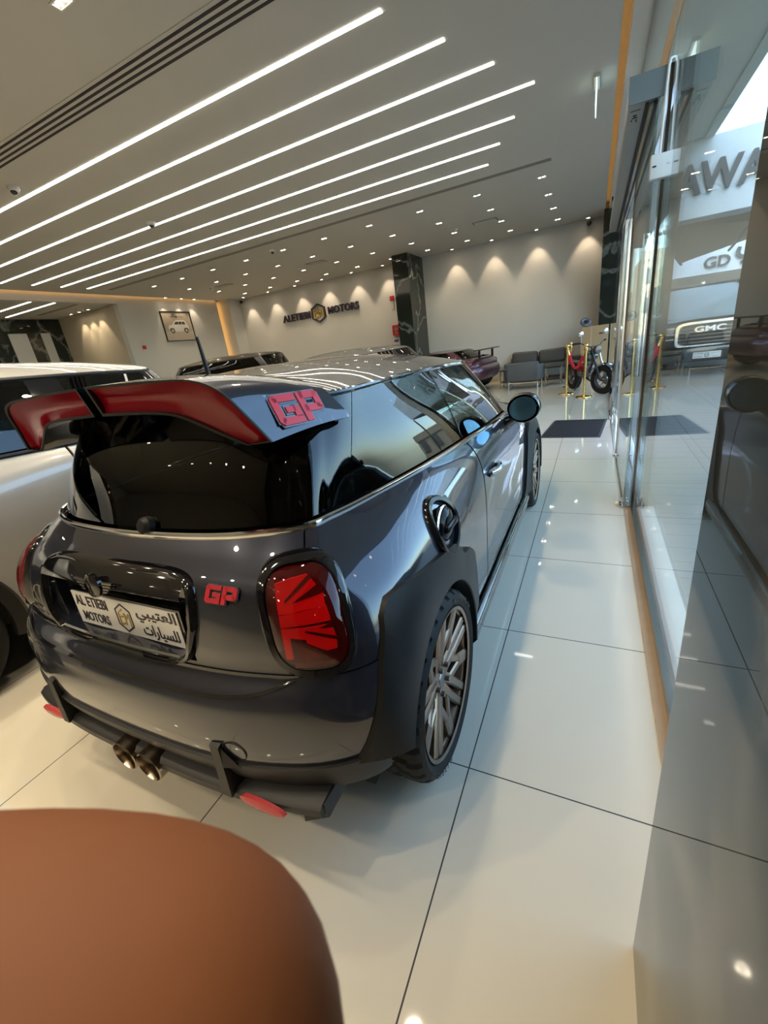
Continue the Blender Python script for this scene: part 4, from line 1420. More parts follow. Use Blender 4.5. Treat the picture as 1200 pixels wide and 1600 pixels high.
RO = spl([(.018, -.360, 1.414), (.15, -.359, 1.412), (.30, -.357, 1.407), (.405, -.353, 1.398), (.470, -.340, 1.370), (.512, -.313, 1.302), (.548, -.290, 1.236)], 5)
RI = spl([(.018, -.337, 1.333), (.15, -.335, 1.330), (.25, -.332, 1.324), (.305, -.325, 1.312), (.362, -.312, 1.283), (.416, -.300, 1.254), (.468, -.290, 1.230)], 5)
FO = spl([(.018, -.06, 1.392), (.15, -.06, 1.391), (.30, -.06, 1.386), (.43, -.05, 1.370), (.525, -.03, 1.338), (.568, -.015, 1.290), (.603, 0.0, 1.240)], 5)
FI = spl([(.018, -.175, 1.33), (.15, -.175, 1.328), (.25, -.17, 1.322), (.31, -.16, 1.312), (.40, -.125, 1.29), (.475, -.07, 1.262), (.552, -.01, 1.234)], 5)
wing = None
for sg in (1, -1):
    F = np.array([sg, 1, 1])
    top = []
    for a, b in zip(RO, FO):
        d = np.array([a[0] * 0.9, 0, 0.5]); d /= np.linalg.norm(d)
        top.append([F * (lerp(a, b, t) + d * 0.010 * math.sin(PI * t)) for t in span(0, 1, 9)])
    und = [[F * lerp(a, b, t) for t in span(0, 1, 5)] for a, b in zip(RI, FI)]
    mb = MB(); mb.grid(top)
    if wing is None:
        wing = mb.build('roof_wing', 'paint', car, angle=60)
    else:
        mb.build('wing_shell', 'paint', wing, angle=60)
    mb = MB(); mb.grid(und); mb.grid([[F * lerp(a, b, t) for t in span(0, 1, 3)] for a, b in zip((RO[-1], FO[-1]), (RI[-1], FI[-1]))])
    mb.grid([[F * lerp(RO[0], RI[0], t), F * lerp(FO[0], FI[0], t)] for t in span(0, 1, 4)])
    mb.build('wing_underside', 'gloss_black', wing, angle=40)
    # black edge and recessed red face
    inn = [[], []]
    k = len(RO)
    for i in range(k):
        a, b = RO[i], RI[i]
        L = np.linalg.norm(b - a)
        inn[0].append(lerp(a, b, 0.007 / L) + np.array([0, 0.0, 0]))
        inn[1].append(lerp(a, b, 1 - 0.008 / L))
    ends = lambda A: A
    edge = MB()
    edge.grid([[F * RO[i], F * (RO[i] + np.array([0, -0.006, 0])), F * (inn[0][i] + np.array([0, -0.004, 0])), F * (inn[0][i] + np.array([0, 0.010, 0]))] for i in range(k)])
    edge.grid([[F * RI[i], F * (RI[i] + np.array([0, -0.006, 0])), F * (inn[1][i] + np.array([0, -0.004, 0])), F * (inn[1][i] + np.array([0, 0.010, 0]))] for i in range(k)])
    for i, j in ((0, 1), (k - 1, k - 2)):
        edge.grid([[F * lerp(RO[i], RI[i], t) + np.array([0, -0.005, 0]), F * (lerp(RO[i], RI[i], t) * 0.7 + lerp(RO[j], RI[j], t) * 0.3) + np.array([0, -0.004, 0]), F * (lerp(RO[i], RI[i], t) * 0.7 + lerp(RO[j], RI[j], t) * 0.3) + np.array([0, 0.01, 0])] for t in span(0, 1, 6)])
    edge.build('edge_trim', 'matte_black', wing)
    mb = MB()
    mb.grid([[F * (lerp(a, b, t) + np.array([0, 0.003 + 0.010 * math.sin(PI * t), 0])) for t in span(0, 1, 9)] for a, b in zip(inn[0], inn[1])])
    mb.build('red_face', 'red', wing, angle=60)
    # lettering on the outer blade
    A, B, C, D = RO[22], FO[22], RO[-2], FO[-2]
    o = F * ((A + B + C + D) / 4 + np.array([0.005, -0.004, 0.004]))
    e_x = V(F * ((B - A) + (D - C))).normalized() * 1
    e_y = V(F * ((A - C) + (B - D))).normalized()
    nrm_ = e_x.cross(e_y).normalized()
    if nrm_.x * sg < 0:
        nrm_ = -nrm_
    e_y = (e_y - e_x * e_y.dot(e_x)).normalized()
    if sg < 0:
        e_x = -e_x
    gp_badge(wing, V(o), e_x, e_y, nrm_, 0.165)
mb = MB(); mb.box((-0.016, -0.30, 1.333), (0.016, -0.08, 1.385)); mb.build('centre_web', 'gloss_black', wing, smooth=False)
mb = MB(); mb.tube([(.025, .06, 1.392), (.025, .058, 1.415), (.025, .052, 1.50), (.025, .05, 1.525)], [0.011, 0.008, 0.0055, 0.005], 10); mb.build('aerial', 'matte_black', car)

# flares
ROUT = [(.52, .20), (.485, .36), (.455, .50), (.43, .60), (.36, .66), (.275, .672), (.215, .735), (.17, .765), (-.05, .80), (-.22, .826), (-.27, .822), (-.305, .79), (-.352, .68), (-.402, .56), (-.455, .43), (-.50, .30), (-.50, .20)]


def ray_poly(poly, c, a):
    d = (math.cos(a), math.sin(a))
    best = 0.5
    for i in range(len(poly) - 1):
        (x0, y0), (x1, y1) = poly[i], poly[i + 1]
        x0 -= c[0]; x1 -= c[0]; y0 -= c[1]; y1 -= c[1]
        ex_, ey_ = x1 - x0, y1 - y0
        den = d[0] * ey_ - d[1] * ex_
        if abs(den) < 1e-9:
            continue
        t = (x0 * ey_ - y0 * ex_) / den
        s_ = (x0 * d[1] - y0 * d[0]) / den
        if t > 0 and -1e-6 <= s_ <= 1 + 1e-6:
            best = t
    return best


def side_x(y, z, sg):
    h, _, _, _ = BVH.ray_cast(V((sg * 1.6, y, z)), V((-sg, 0, 0)), 1.6)
    return abs(h.x) if h is not None else 0.70


def flare(name, poly, cy, a0, a1, sg, m, n=72, lip=0.846):
    P = []
    for i in range(n):
        a = lerp(a0, a1, i / (n - 1))
        ro = ray_poly(poly, (cy, RW), a)
        r = []
        for j in range(9):
            t = j / 8
            rad = lerp(AR, ro, t)
            y, z = cy + rad * math.cos(a), RW + rad * math.sin(a)
            bx = side_x(y, z, sg) + 0.016
            w = (1 - t) ** 1.5
            x = lerp(bx, lip, w)
            r.append((sg * x, y, z))
        last = r[-1]
        e_ = (last[0] - sg * 0.015, last[1], last[2])
        f_ = r[0]
        inner = (f_[0] - sg * 0.07, cy + AR * math.cos(a), RW + AR * math.sin(a))
        P.append([inner, (f_[0] - sg * 0.004, cy + (AR - 0.004) * math.cos(a), RW + (AR - 0.004) * math.sin(a))] + r + [e_])
    mb = MB(); mb.grid(P)
    return mb.build(name, m, car, angle=45)


FOUT = [(2.495 + .40, .20), (2.495 + .44, .34), (2.495 + .43, .52), (2.495 + .36, .68), (2.495 + .22, .78), (2.495 - .02, .805), (2.495 - .26, .79), (2.495 - .39, .70), (2.495 - .44, .55), (2.495 - .46, .40), (2.495 - .50, .20)]
for sg in (1, -1):
    flare('wheel_flare', ROUT, 0.0, math.radians(-14), math.radians(166.2), sg, 'satin')
    flare('wheel_flare', FOUT, 2.495, math.radians(-12), math.radians(190), sg, 'satin')
    mb = MB()
    mb.grid([[(sg * x, y, z) for x, z in ((.80, .25), (.82, .245), (.83, .225), (.83, .185), (.81, .16), (.72, .155))] for y in span(.40, 2.10, 24)])
    mb.build('side_skirt', 'gloss_black', car, angle=50)

# fuel cap
for sg in (1,):
    fr2 = ((0.80, 0.165, 0.832), (0, 1, 0), (0, 0, 1), V((1, 0, 0.25)).normalized())
    O = rr_loop(0.215, 0.222, 2, 48)
    mb = MB(); drape_loops(mb, fr2, [(in_loop(O, -0.002), -0.004), (O, 0.012), (in_loop(O, .006), .018), (in_loop(O, .020), .016), (in_loop(O, .026), -0.010), (in_loop(O, .030), -0.026)]); cap = mb.build('fuel_cap', 'cap_black', car, recalc=False)
    c_ = drape(*fr2, 0.0, 0.0, -0.02)
    mb = MB(); mb.lathe([(0.0, 0.042), (0.03, 0.042), (0.05, 0.036), (0.062, 0.024), (0.066, 0.0)], c_, fr2[3], 36); mb.box((-0.013, -0.052, 0.03), (0.013, 0.052, 0.052), 0.008, Matrix.Translation(c_) @ V((0, 0, 1)).rotation_difference(V(fr2[3])).to_matrix().to_4x4()); mb.build('filler_lid', 'chrome', cap) if False else mb.build('filler_lid', 'cap_black', cap)
    mb = MB(); mb.lathe([(0.066, 0.020), (0.072, 0.016), (0.072, 0.0)], c_, fr2[3], 36); mb.build('bright_ring', 'chrome', cap)

# door handles, mirrors
for sg in (1, -1):
    y0 = 0.86
    P = []
    for i in range(15):
        t = i / 14
        y = y0 + 0.17 * t
        bx = side_x(y, 0.800, sg)
        P.append((sg * (bx + 0.012 + 0.024 * math.sin(PI * t) ** 0.7), y, 0.800 + 0.004 * t))
    mb = MB(); mb.tube(P, [0.009 + 0.005 * math.sin(PI * i / 14) for i in range(15)], 10); h = mb.build('door_handle', 'chrome', car)
    mb = MB(); mb.tube([(p[0] - sg * 0.012, p[1], p[2] - 0.012) for p in P], 0.010, 8); mb.build('handle_recess', 'gloss_black', h)
    # mirror
    mc = V((sg * 0.893, 1.43, 1.012))
    mb = MB()
    prof = [(-.075, .98), (-.07, 1.02), (-.02, 1.04), (.03, .96), (.07, .75), (.095, .42), (.105, .0)]
    g = []
    for d, s_ in prof:
        g.append([(mc.x + 0.084 * s_ * math.cos(a), mc.y + d, mc.z + 0.076 * s_ * math.sin(a)) for a in span(0, 2 * PI, 33)])
    mb.grid(g); mir = mb.build('wing_mirror', 'gloss_black', car, angle=60)
    mb = MB(); mb.grid([[(mc.x + 0.085 * s_ * math.cos(a), mc.y + d + 0.001, mc.z + 0.077 * s_ * math.sin(a)) for a in span(math.radians(-20), math.radians(200), 24)] for d, s_ in prof[2:]]); mb.build('mirror_cap', 'paint', mir, angle=60)
    mb = MB(); mb.lathe([(0.0, 0.0), (1.0, 0.0)], (0, 0, 0), (0, -1, 0), 36)
    tilt = 0.16 * sg
    mb.v = [(mc.x + 0.071 * x, mc.y - 0.070 + 0.34 * sg * 0.071 * x + 0.10 * 0.063 * z, mc.z + 0.063 * z) for x, y, z in mb.v]
    mb.build('mirror_glass', 'mirror', mir)
    mb = MB(); mb.tube([(sg * 0.775, 1.47, 0.915), (sg * 0.80, 1.46, 0.935), (sg * 0.86, 1.45, 0.965)], [0.034, 0.028, 0.024], 12); mb.build('mirror_foot', 'gloss_black', mir)

# diffuser
mb = MB(); body.panel(mb, span(-5.7, 5.7, 121), span(7.88, 9.6, 18), off=0.010, thick=0.03, hole=lambda p: abs(p[0]) > 0.55 and (p[1] ** 2 + (p[2] - RW) ** 2 < (AR + 0.002) ** 2))
diff = mb.build('diffuser', 'matte_black', car, angle=40, recalc=False)
mb = MB()
P = []
for x in span(-0.655, 0.655, 61):
    a = abs(x)
    yb = -0.572 + 0.050 * (a / 0.655) ** 3
    P.append([(x, yb + 0.06, 0.352), (x, yb - 0.010, 0.345), (x, yb - 0.024, 0.335), (x, yb - 0.024, 0.312), (x, yb + 0.01, 0.298), (x, yb + 0.12, 0.288)])
mb.grid(P); mb.grid([[P[0][i_], (P[0][i_][0], P[0][i_][1] + .09, P[0][i_][2])] for i_ in range(6)]); mb.grid([[P[-1][i_], (P[-1][i_][0], P[-1][i_][1] + .09, P[-1][i_][2])] for i_ in range(6)])
mb.build('lip', 'matte_black', diff, angle=35)
for sg in (1, -1):
    x0 = sg * 0.385
    y_ = -0.572 + 0.050 * (0.385 / 0.655) ** 3
    mb = MB(); mb.prism([(y_ - 0.026, 0.505), (y_ - 0.010, 0.512), (y_ + 0.03, 0.34), (y_ - 0.035, 0.33)], (x0 - 0.016, 0, 0), (0, 1, 0), (0, 0, 1), (1, 0, 0), 0, 0.032)
    mb.add([(x0 + sg * .016, y_ - .020, .50), (x0 + sg * .016, y_ - .030, .44), (x0 + sg * .06, y_ - .012, .435), (x0 + sg * .016, y_ + .03, .45)], [(0, 1, 2), (0, 2, 3)])
    mb.build('fin', 'matte_black', diff, smooth=False)
    mb = MB(); mb.add([(sg * .60, -.548, .335), (sg * .66, -.530, .345), (sg * .662, -.526, .290), (sg * .60, -.552, .278), (sg * .60, -.42, .335), (sg * .66, -.42, .345), (sg * .662, -.42, .290), (sg * .60, -.42, .278)], [(0, 1, 2, 3), (4, 5, 6, 7), (0, 1, 5, 4), (1, 2, 6, 5), (2, 3, 7, 6), (3, 0, 4, 7)]); mb.build('end_plate', 'matte_black', diff, smooth=False)
    mb = MB(); mb.prism([(sg * .17, .325), (sg * .40, .325), (sg * .36, .27), (sg * .26, .262), (sg * .19, .285)], (0, -.56, 0), (1, 0, 0), (0, 0, 1), (0, -1, 0), -0.2, 0.0); mb.build('lower_blade', 'matte_black', diff, smooth=False)
for sg in (1, -1):
    mb = MB()
    g = []
    for s_, d in ((1.0, 0.0), (0.95, 0.010), (0.7, 0.014), (0.0, 0.015)):
        g.append([(sg * 0.490 + 0.080 * s_ * math.cos(a), -0.575 - d, 0.325 + 0.020 * s_ * math.sin(a)) for a in span(0, 2 * PI, 25)])
    mb.grid(g); mb.build('rear_reflector', 'reflector', diff)
for x in (-0.058, 0.058):
    mb = MB(); mb.lathe([(0.044, 0.20), (0.047, 0.012), (0.050, 0.0), (0.053, 0.003), (0.053, 0.20)], (x, -0.610, 0.310), (0, 1, 0), 36)
    mb.lathe([(0.0, 0.15), (0.044, 0.15)], (x, -0.610, 0.310), (0, 1, 0), 24)
    mb.build('exhaust_pipe', 'exhaust', car)
mb = MB(); cc = drape((0.435, -0.55, 0.485), (1, 0, 0), (0, 0, 1), (0, -1, 0), 0, 0, 0.0005)
mb.lathe([(0.034, 0.0), (0.034, 0.002), (0.0355, 0.002), (0.0355, 0.0)], cc, V(body.nrm(1.5, 7.5)), 40); mb.build('tow_cover_seam', 'liner', car)

# wheels
for (wy) in (0.0, 2.495):
    for sg in (1, -1):
        wheel(car, (sg * WX, wy, RW), sg, RW, 0.256, 0.225, 'fork', 'bronze', True, 'MICHELIN')

# cabin
for sx in (-0.36, 0.36):
    mb = MB(); mb.box((sx - 0.24, 0.95, 0.42), (sx + 0.24, 1.45, 0.62), 0.06); mb.box((-0.23, 0.0, 0.0), (0.23, 0.14, 0.60), 0.06, Matrix.Translation((sx, 0.90, 0.55)) @ Matrix.Rotation(math.radians(14), 4, 'X')); st = mb.build('front_seat', 'seat', car)
    mb = MB(); mb.box((sx - 0.13, 0.74, 1.12), (sx + 0.13, 0.83, 1.27), 0.04); mb.build('headrest', 'seat', st)
mb = MB(); mb.box((-0.58, 0.0, 0.42), (0.58, 0.30, 0.60), 0.05); mb.box((-0.55, -0.12, 0.5), (0.55, 0.02, 0.98), 0.05); mb.build('rear_seat', 'seat', car)
mb = MB(); mb.box((-0.66, 1.62, 0.70), (0.66, 2.0, 0.93), 0.06); mb.build('dashboard', 'seat', car)
mb = MB(); mb.tube([(-0.36 + 0.18 * math.cos(a), 1.50 + 0.05 * math.sin(a), 0.93 + 0.17 * math.sin(a)) for a in span(0, 2 * PI * 31 / 32, 32)], 0.015, 8, closed=True); mb.build('steering_wheel', 'black', car)

# ------------------------------------------------------------------ other cars
def pl(xs, ys):
    return lambda t: float(np.interp(t, xs, ys)) if xs[0] <= t <= xs[-1] else (ys[0] + (t - xs[0]) * (ys[1] - ys[0]) / (xs[1] - xs[0]) if t < xs[0] else ys[-1] + (t - xs[-1]) * (ys[-1] - ys[-2]) / (xs[-1] - xs[-2]))


def simple_car(label, loc, rz, paint, hw, ymap, zmap, hy, hz, R, roof_paint=None, clad=None, group=None, spokes=10, roofw=1.0, glass='priv', belt='black', tail_m='reflector', pillar=None):
    fy, fz, gy, gz = pl(*ymap), pl(*zmap), pl(*hy), pl(*hz)
    sx = hw / 0.828
    c = thing('car', label, 'car', loc, rz, group)
    wb = fy(2.495)
    B = Net(ST, lambda x, y, z: (x * sx, fy(y), fz(z)))
    def GT(x, y, z):
        w = roofw if z > 1.25 else (1 + roofw) / 2 if z > 1.1 else 1.0
        return (x * sx * w, gy(y), gz(z))
    H = Net(gh3, GT)
    rz_ = R
    ar = R + 0.035
    def hole(p):
        if abs(p[0]) < hw * 0.66:
            return False
        return any((p[1] - q) ** 2 + (p[2] - rz_) ** 2 < ar ** 2 for q in (0.0, wb))
    def whole(p):
        return hole(p) or p[2] < fz(0.27)
    def strip(name, u0, u1, v0, v1, nu, nv, m, both=True, hl=whole, th=0.012):
        for sg in ((1, -1) if both else (1,)):
            mb = MB(); B.panel(mb, [sg * u for u in span(u0, u1, nu)], span(v0, v1, nv), hole=hl, thick=th); mb.build(name, m, c, angle=50, recalc=False)
    mb = MB(); B.panel(mb, span(-2.86, 2.86, 41), span(0.05, 5, 22)); mb.build('tailgate', paint, c, angle=50, recalc=False)
    mb = MB(); B.panel(mb, span(-5.4, 5.4, 61), span(5.05, 9.2, 18), hole=hole); mb.build('rear_bumper', paint, c, angle=50, recalc=False)
    strip('rear_quarter_panel', 2.9, 6.9, 0.05, 9.2, 40, 46, paint)
    strip('rear_door', 6.93, 8.25, 0.05, 9.2, 16, 40, paint)
    strip('front_door', 8.28, 10.5, 0.05, 9.2, 22, 40, paint)
    strip('front_fender', 10.53, 13.2, 0.05, 9.2, 40, 46, paint)
    strip('front_bumper', 13.22, 16, 0.05, 9.2, 18, 26, paint)
    P = []
    for u in span(10.3, 16, 24):
        e = B.at(u, 0.0)
        P.append([(e[0] * s_, e[1], e[2] + 0.06 * (1 - abs(s_) ** 2.2)) for s_ in span(-1, 1, 13)])
    mb = MB(); mb.grid(P); mb.build('bonnet', paint, c, angle=50)
    mb = MB(); B.panel(mb, span(-16, 16, 121), span(0, 9.4, 26), off=-0.02, thick=0, hole=whole); mb.build('inner_shell', 'liner', c, recalc=False)
    mb = MB(); mb.box((-hw * 0.8, fy(-0.3), fz(0.22)), (hw * 0.8, fy(3.0), fz(0.32))); mb.build('underbody', 'liner', c, smooth=False)
    def gl(name, a0, a1, b0, b1, m, off=0.0, n=14):
        for sg in (1, -1):
            P = [[H.at(sg * lerp(lerp(a0, a1, t), lerp(b0, b1, t), i / (n - 1)), 0.03 + 1.93 * t) + H.nrm(lerp(lerp(a0, a1, t), lerp(b0, b1, t), i / (n - 1)), 0.03 + 1.93 * t) * np.array([sg, 1, 1]) * off for t in span(0, 1, 9)] for i in range(n)]
            mb = MB(); mb.grid(P); mb.build(name, m, c, angle=60)
    P = [[H.at(u, v) for v in span(0.03, 1.96, 9)] for u in span(-2.8, 2.8, 25)]
    mb = MB(); mb.grid(P); mb.build('rear_window', glass, c, angle=60)
    gl('rear_pillar', 2.8, 2.8, 4.6, 5.0, paint)
    gl('quarter_window', 4.65, 5.05, 6.6, 6.5, glass)
    gl('rear_door_window', 6.7, 6.6, 8.0, 8.0, glass)
    gl('centre_pillar', 7.95, 7.95, 8.35, 8.35, 'gloss_black', 0.003, 5)
    gl('front_door_window', 8.3, 8.3, 9.9, 9.8, glass)
    gl('windscreen_pillar', 9.88, 9.78, 10.4, 10.4, pillar or paint, 0.003, 5)
    P = [[H.at(u, v) for v in span(0.03, 1.96, 9)] for u in span(10.38, 15.62, 25)]
    mb = MB(); mb.grid(P); mb.build('windscreen', glass, c, angle=60)
    sp = ([gy(t) for t in ROOF_SPINE[0]], [gz(t) for t in ROOF_SPINE[1]])
    P = []
    for u in span(0, 13, 53):
        e = H.at(u, 2)
        ly = lerp(e[1], (gy(0) + gy(1.3)) / 2, 0.07)
        zs = np.interp(ly, sp[0], sp[1])
        P.append([(e[0] * (1 - k / 8), lerp(e[1], ly, k / 8), lerp(e[2], zs, 1 - (1 - k / 8) ** 2.3)) for k in range(9)])
    mb = MB(); mb.grid(P); mb.grid([[(-x, y, z) for x, y, z in r] for r in P]); mb.build('roof', roof_paint or paint, c, angle=60)
    for sg in (1, -1):
        mb = MB(); mb.tube([H.at(sg * u, 2.0) + np.array([sg * 0.006, 0, -0.012]) for u in span(4.8, 10.3, 30)], 0.014, 8); mb.build('roof_rail_trim', belt, c)
        mb = MB(); mb.tube([B.at(sg * u, 0.0) + np.array([sg * 0.004, 0, 0.002]) for u in span(4.6, 10.3, 30)], 0.012, 8); mb.build('window_trim', belt, c)
    for wy in (0.0, wb):
        for sg in (1, -1):
            mb = MB(); mb.lathe([(ar + 0.015, 0.0), (ar + 0.015, -0.30), (0.0, -0.30)], (sg * (hw - 0.03), wy, rz_), (sg, 0, 0), 36, a0=-1.8, a1=1.8); mb.build('wheel_well', 'liner', c)
            wheel(c, (sg * (hw - 0.01), wy, rz_), sg, R, R * 0.72, 0.24, spokes, 'steel', False)
            if clad:
                mb = MB()
                mb.grid([[(sg * x, wy + r * math.cos(a), rz_ + r * math.sin(a)) for r, x in ((ar - 0.01, hw - 0.06), (ar - 0.01, hw + 0.008), (ar + 0.05, hw + 0.010), (ar + 0.075, hw - 0.03))] for a in span(math.radians(-15), math.radians(195), 40)])
                mb.build('arch_cladding', clad, c, angle=45)
    for sg in (1, -1):
        m_ = V((sg * (hw + 0.10), gy(1.55), gz(1.0) + 0.05))
        mb = MB(); mb.box((m_.x - 0.10, m_.y - 0.06, m_.z - 0.065), (m_.x + 0.10, m_.y + 0.07, m_.z + 0.065), 0.04); mb.box((min(sg * (hw - 0.08), m_.x), m_.y, m_.z - 0.06), (max(sg * (hw - 0.08), m_.x), m_.y + 0.05, m_.z - 0.03)); mm = mb.build('wing_mirror', paint, c)
        for y_ in (gy(0.98), gy(0.22)):
            e = B.at(sg * 9, 1.6)
            mb = MB(); mb.tube([(sg * (hw * 0.955), y_ - 0.09, e[2]), (sg * (hw * 0.99), y_ - 0.05, e[2]), (sg * (hw * 0.99), y_ + 0.05, e[2]), (sg * (hw * 0.955), y_ + 0.09, e[2])], 0.014, 8); mb.build('door_handle', belt, c)
    # lamps laid on the four corners
    bv_, bf_ = [], []
    for sg in (1, -1):
        g = MB(); g.grid([[B.at(sg * u, v) for v in span(0, 9.2, 30)] for u in span(0, 16, 90)])
        o = len(bv_); bv_ += [V(p) for p in g.v]; bf_ += [tuple(i + o for i in f) for f in g.f]
    T_ = BVHTree.FromPolygons(bv_, bf_)
    global BVH
    keep = BVH; BVH = T_
    for sg in (1, -1):
        for back in (True, False):
            p = B.at(sg * (2.75 if back else 13.4), 3.2 if back else 2.6)
            n_ = V(B.nrm(sg * (2.75 if back else 13.4), 3.0))
            ex_ = V((-n_.y, n_.x, 0)).normalized(); ey_ = V((0, 0, 1))
            f_ = (V(p), ex_, ey_, n_)
            O_ = rr_loop(0.30, 0.14, 3, 28)
            mb = MB(); drape_loops(mb, f_, [(O_, -0.003), (in_loop(O_, .01), 0.012), (scale_loop(O_, .5), 0.018)]); mb.build('tail_lamp' if back else 'headlamp', (tail_m if back else 'lamp_clear'), c, recalc=False)
    BVH = keep
    return c


simple_car('white car with dark tinted windows parked left of the grey hatchback', (-3.60, 0.40, 0), 0.0, 'white_paint', 0.95,
           ([-.6, 0, 2.495, 3.26], [-.95, 0, 2.85, 3.75]), ([.2, .318, .69, 1.0], [.24, .37, .80, 1.145]),
           ([-.385, .03, .75, 1.48, 2.1], [-.88, 0.05, 1.0, 1.80, 2.5]), ([1.0, 1.41], [1.15, 1.645]), 0.36, clad='matte_black', roofw=1.0, pillar='gloss_black')
simple_car('dark SUV at the far left corner, seen behind the hatchback aerial', (-8.25, 9.62, 0), math.radians(104), 'suv_paint', 0.98,
           ([-.6, 0, 2.495, 3.26], [-.85, 0, 2.9, 3.8]), ([.2, .318, .69, 1.0], [.30, .40, .85, 1.24]),
           ([-.385, .03, .75, 1.48, 2.1], [-.82, -0.25, 1.05, 1.95, 2.65]), ([1.0, 1.41], [1.24, 1.78]), 0.38, roofw=1.1)
simple_car('silver car whose roof shows behind the hatchback roof', (-3.35, 7.25, 0), math.radians(90), 'silver_paint', 0.92,
           ([-.6, 0, 2.495, 3.26], [-1.0, 0, 2.85, 3.75]), ([.2, .318, .69, 1.0], [.22, .34, .68, .98]),
           ([-.385, .03, .75, 1.48, 2.1], [-.75, .1, .95, 1.65, 2.4]), ([1.0, 1.41], [.98, 1.49]), 0.34)
pc = simple_car('low plum coloured sports car in front of the grey sofa wall', (-3.15, 12.35, 0), math.radians(82), 'purple_paint', 1.0,
                ([-.6, 0, 2.495, 3.26], [-.72, 0, 2.65, 3.7]), ([.2, .318, .69, 1.0], [.16, .34, .68, .90]),
                ([-.385, .03, .75, 1.48, 2.1], [-.3, .4, .95, 1.3, 2.2]), ([1.0, 1.41], [.90, 1.16]), 0.345, roofw=0.9, spokes=7, tail_m='lamp_back')
mb = MB(); mb.box((-0.75, -0.62, 1.06), (0.75, -0.42, 1.085), 0.01); mb.build('rear_wing', 'black', pc)
mb = MB()
for sx in (-0.5, 0.5):
    mb.box((sx - 0.015, -0.52, 0.86), (sx + 0.015, -0.46, 1.07))
mb.build('wing_strut', 'black', pc, smooth=False)
mb = MB(); mb.prism([(-.25, .66), (.15, .60), (.3, .78), (.1, .88), (-.2, .84)], (0.99, 0.55, 0), (0, 1, 0), (0, 0, 1), (1, 0, 0), -0.04, 0.012); mb.build('side_intake', 'black', pc, smooth=False)
simple_car('black car parked outside, mirrored in the hatchback side', (4.4, 2.4, -0.1), math.radians(4), 'black_paint', 0.97,
           ([-.6, 0, 2.495, 3.26], [-.9, 0, 2.85, 3.8]), ([.2, .318, .69, 1.0], [.28, .38, .80, 1.15]),
           ([-.385, .03, .75, 1.48, 2.1], [-.8, 0, 1.0, 1.7, 2.5]), ([1.0, 1.41], [1.15, 1.70]), 0.38)

# pickup outside the glass
tk = thing('pickup_truck', 'black pickup truck facing the glass front outside', 'truck', (2.42, 13.0, -0.10), math.radians(-4))
mb = MB(); mb.box((-1.0, 0.0, 0.45), (1.0, 5.4, 1.02), 0.09); mb.box((-0.99, 0.03, 0.95), (0.99, 5.4, 1.22), 0.07); mb.build('body', 'black_paint', tk)
P = [[(x, y, 1.20 + 0.10 * (1 - (abs(x) / 0.98) ** 3) - 0.05 * (1 - t) ** 2) for x in span(-0.98, 0.98, 15)] for t, y in ((0, 0.05), (.15, .2), (.5, .8), (.8, 1.2), (1, 1.6))]
mb = MB(); mb.grid(P); mb.build('bonnet', 'black_paint', tk, angle=60)
cab = [(-.96, 1.55, 1.26), (.96, 1.55, 1.26), (.98, 5.3, 1.26), (-.98, 5.3, 1.26), (-.78, 2.35, 2.02), (.78, 2.35, 2.02), (.82, 5.1, 2.02), (-.82, 5.1, 2.02)]
mb = MB(); mb.box((-.80, 2.30, 1.98), (.80, 5.1, 2.06), 0.035)
for a, b in ((0, 4), (1, 5), (2, 6), (3, 7)):
    mb.tube([cab[a], cab[b]], 0.055, 8)
for a, b in ((1, 5),):
    pass
for y in (3.6,):
    for sx in (-1, 1):
        mb.tube([(sx * .97, y, 1.26), (sx * .82, y, 2.02)], 0.05, 8)
mb.build('cab', 'black_paint', tk)
mb = MB(); mb.grid([[(lerp(-.94, .94, i / 8), 1.58 - 0.10 * (1 - ((i - 4) / 4) ** 2), 1.27), (lerp(-.77, .77, i / 8), 2.33 - 0.06 * (1 - ((i - 4) / 4) ** 2), 2.0)] for i in range(9)]); mb.build('windscreen', mat('windscreen with painted sky sheen', (0.50, 0.60, 0.64), 0.05, 0, 0.3, 0.5, noise=0.05), tk)  # pale blue base colour paints a sky reflection into the windscreen
for sx in (-1, 1):
    mb = MB(); mb.grid([[(sx * .965, 1.75, 1.27), (sx * .80, 2.42, 1.98)], [(sx * .965, 5.2, 1.27), (sx * .82, 5.0, 1.98)]]); mb.build('side_window', 'priv', tk)
    mb = MB(); mb.box((sx * 1.14 - .10, 1.62, 1.25), (sx * 1.14 + .10, 1.76, 1.47), 0.04); mb.box((min(sx * .95, sx * 1.1), 1.68, 1.28), (max(sx * .95, sx * 1.1), 1.73, 1.33)); mb.build('wing_mirror', 'chrome', tk)
    mb = MB(); mb.box((sx * .83 - .15, -0.02, 0.80), (sx * .83 + .15, 0.08, 1.12), 0.03); hl_ = mb.build('headlamp', 'lamp_clear', tk)
    mb = MB()
    for z in (0.82, 0.93, 1.07):
        mb.box((sx * .83 - .14, -0.03, z), (sx * .83 + .14, -0.018, z + 0.03), 0.004)
    mb.build('light_bar', 'white_box', hl_)
mb = MB(); ring_prism(mb, rr_loop(1.34, .58, 6, 40, 0, .90), rr_loop(1.22, .47, 6, 40, 0, .90), (0, -0.02, 0), (1, 0, 0), (0, 0, 1), (0, -1, 0), -0.05, 0.04); gr = mb.build('grille_frame', 'chrome', tk)
mb = MB(); mb.prism(rr_loop(1.24, .49, 6, 40, 0, .90), (0, 0, 0), (1, 0, 0), (0, 0, 1), (0, -1, 0), 0, 0.02)
mb.build('grille_back', 'black', gr, smooth=False)
for z in (0.72, 0.80, 0.88, 0.96, 1.04):
    mb = MB(); mb.box((-.60, -.045, z - .018), (.60, -.02, z + .018), 0.006); mb.build('grille_bar', 'engine', gr)
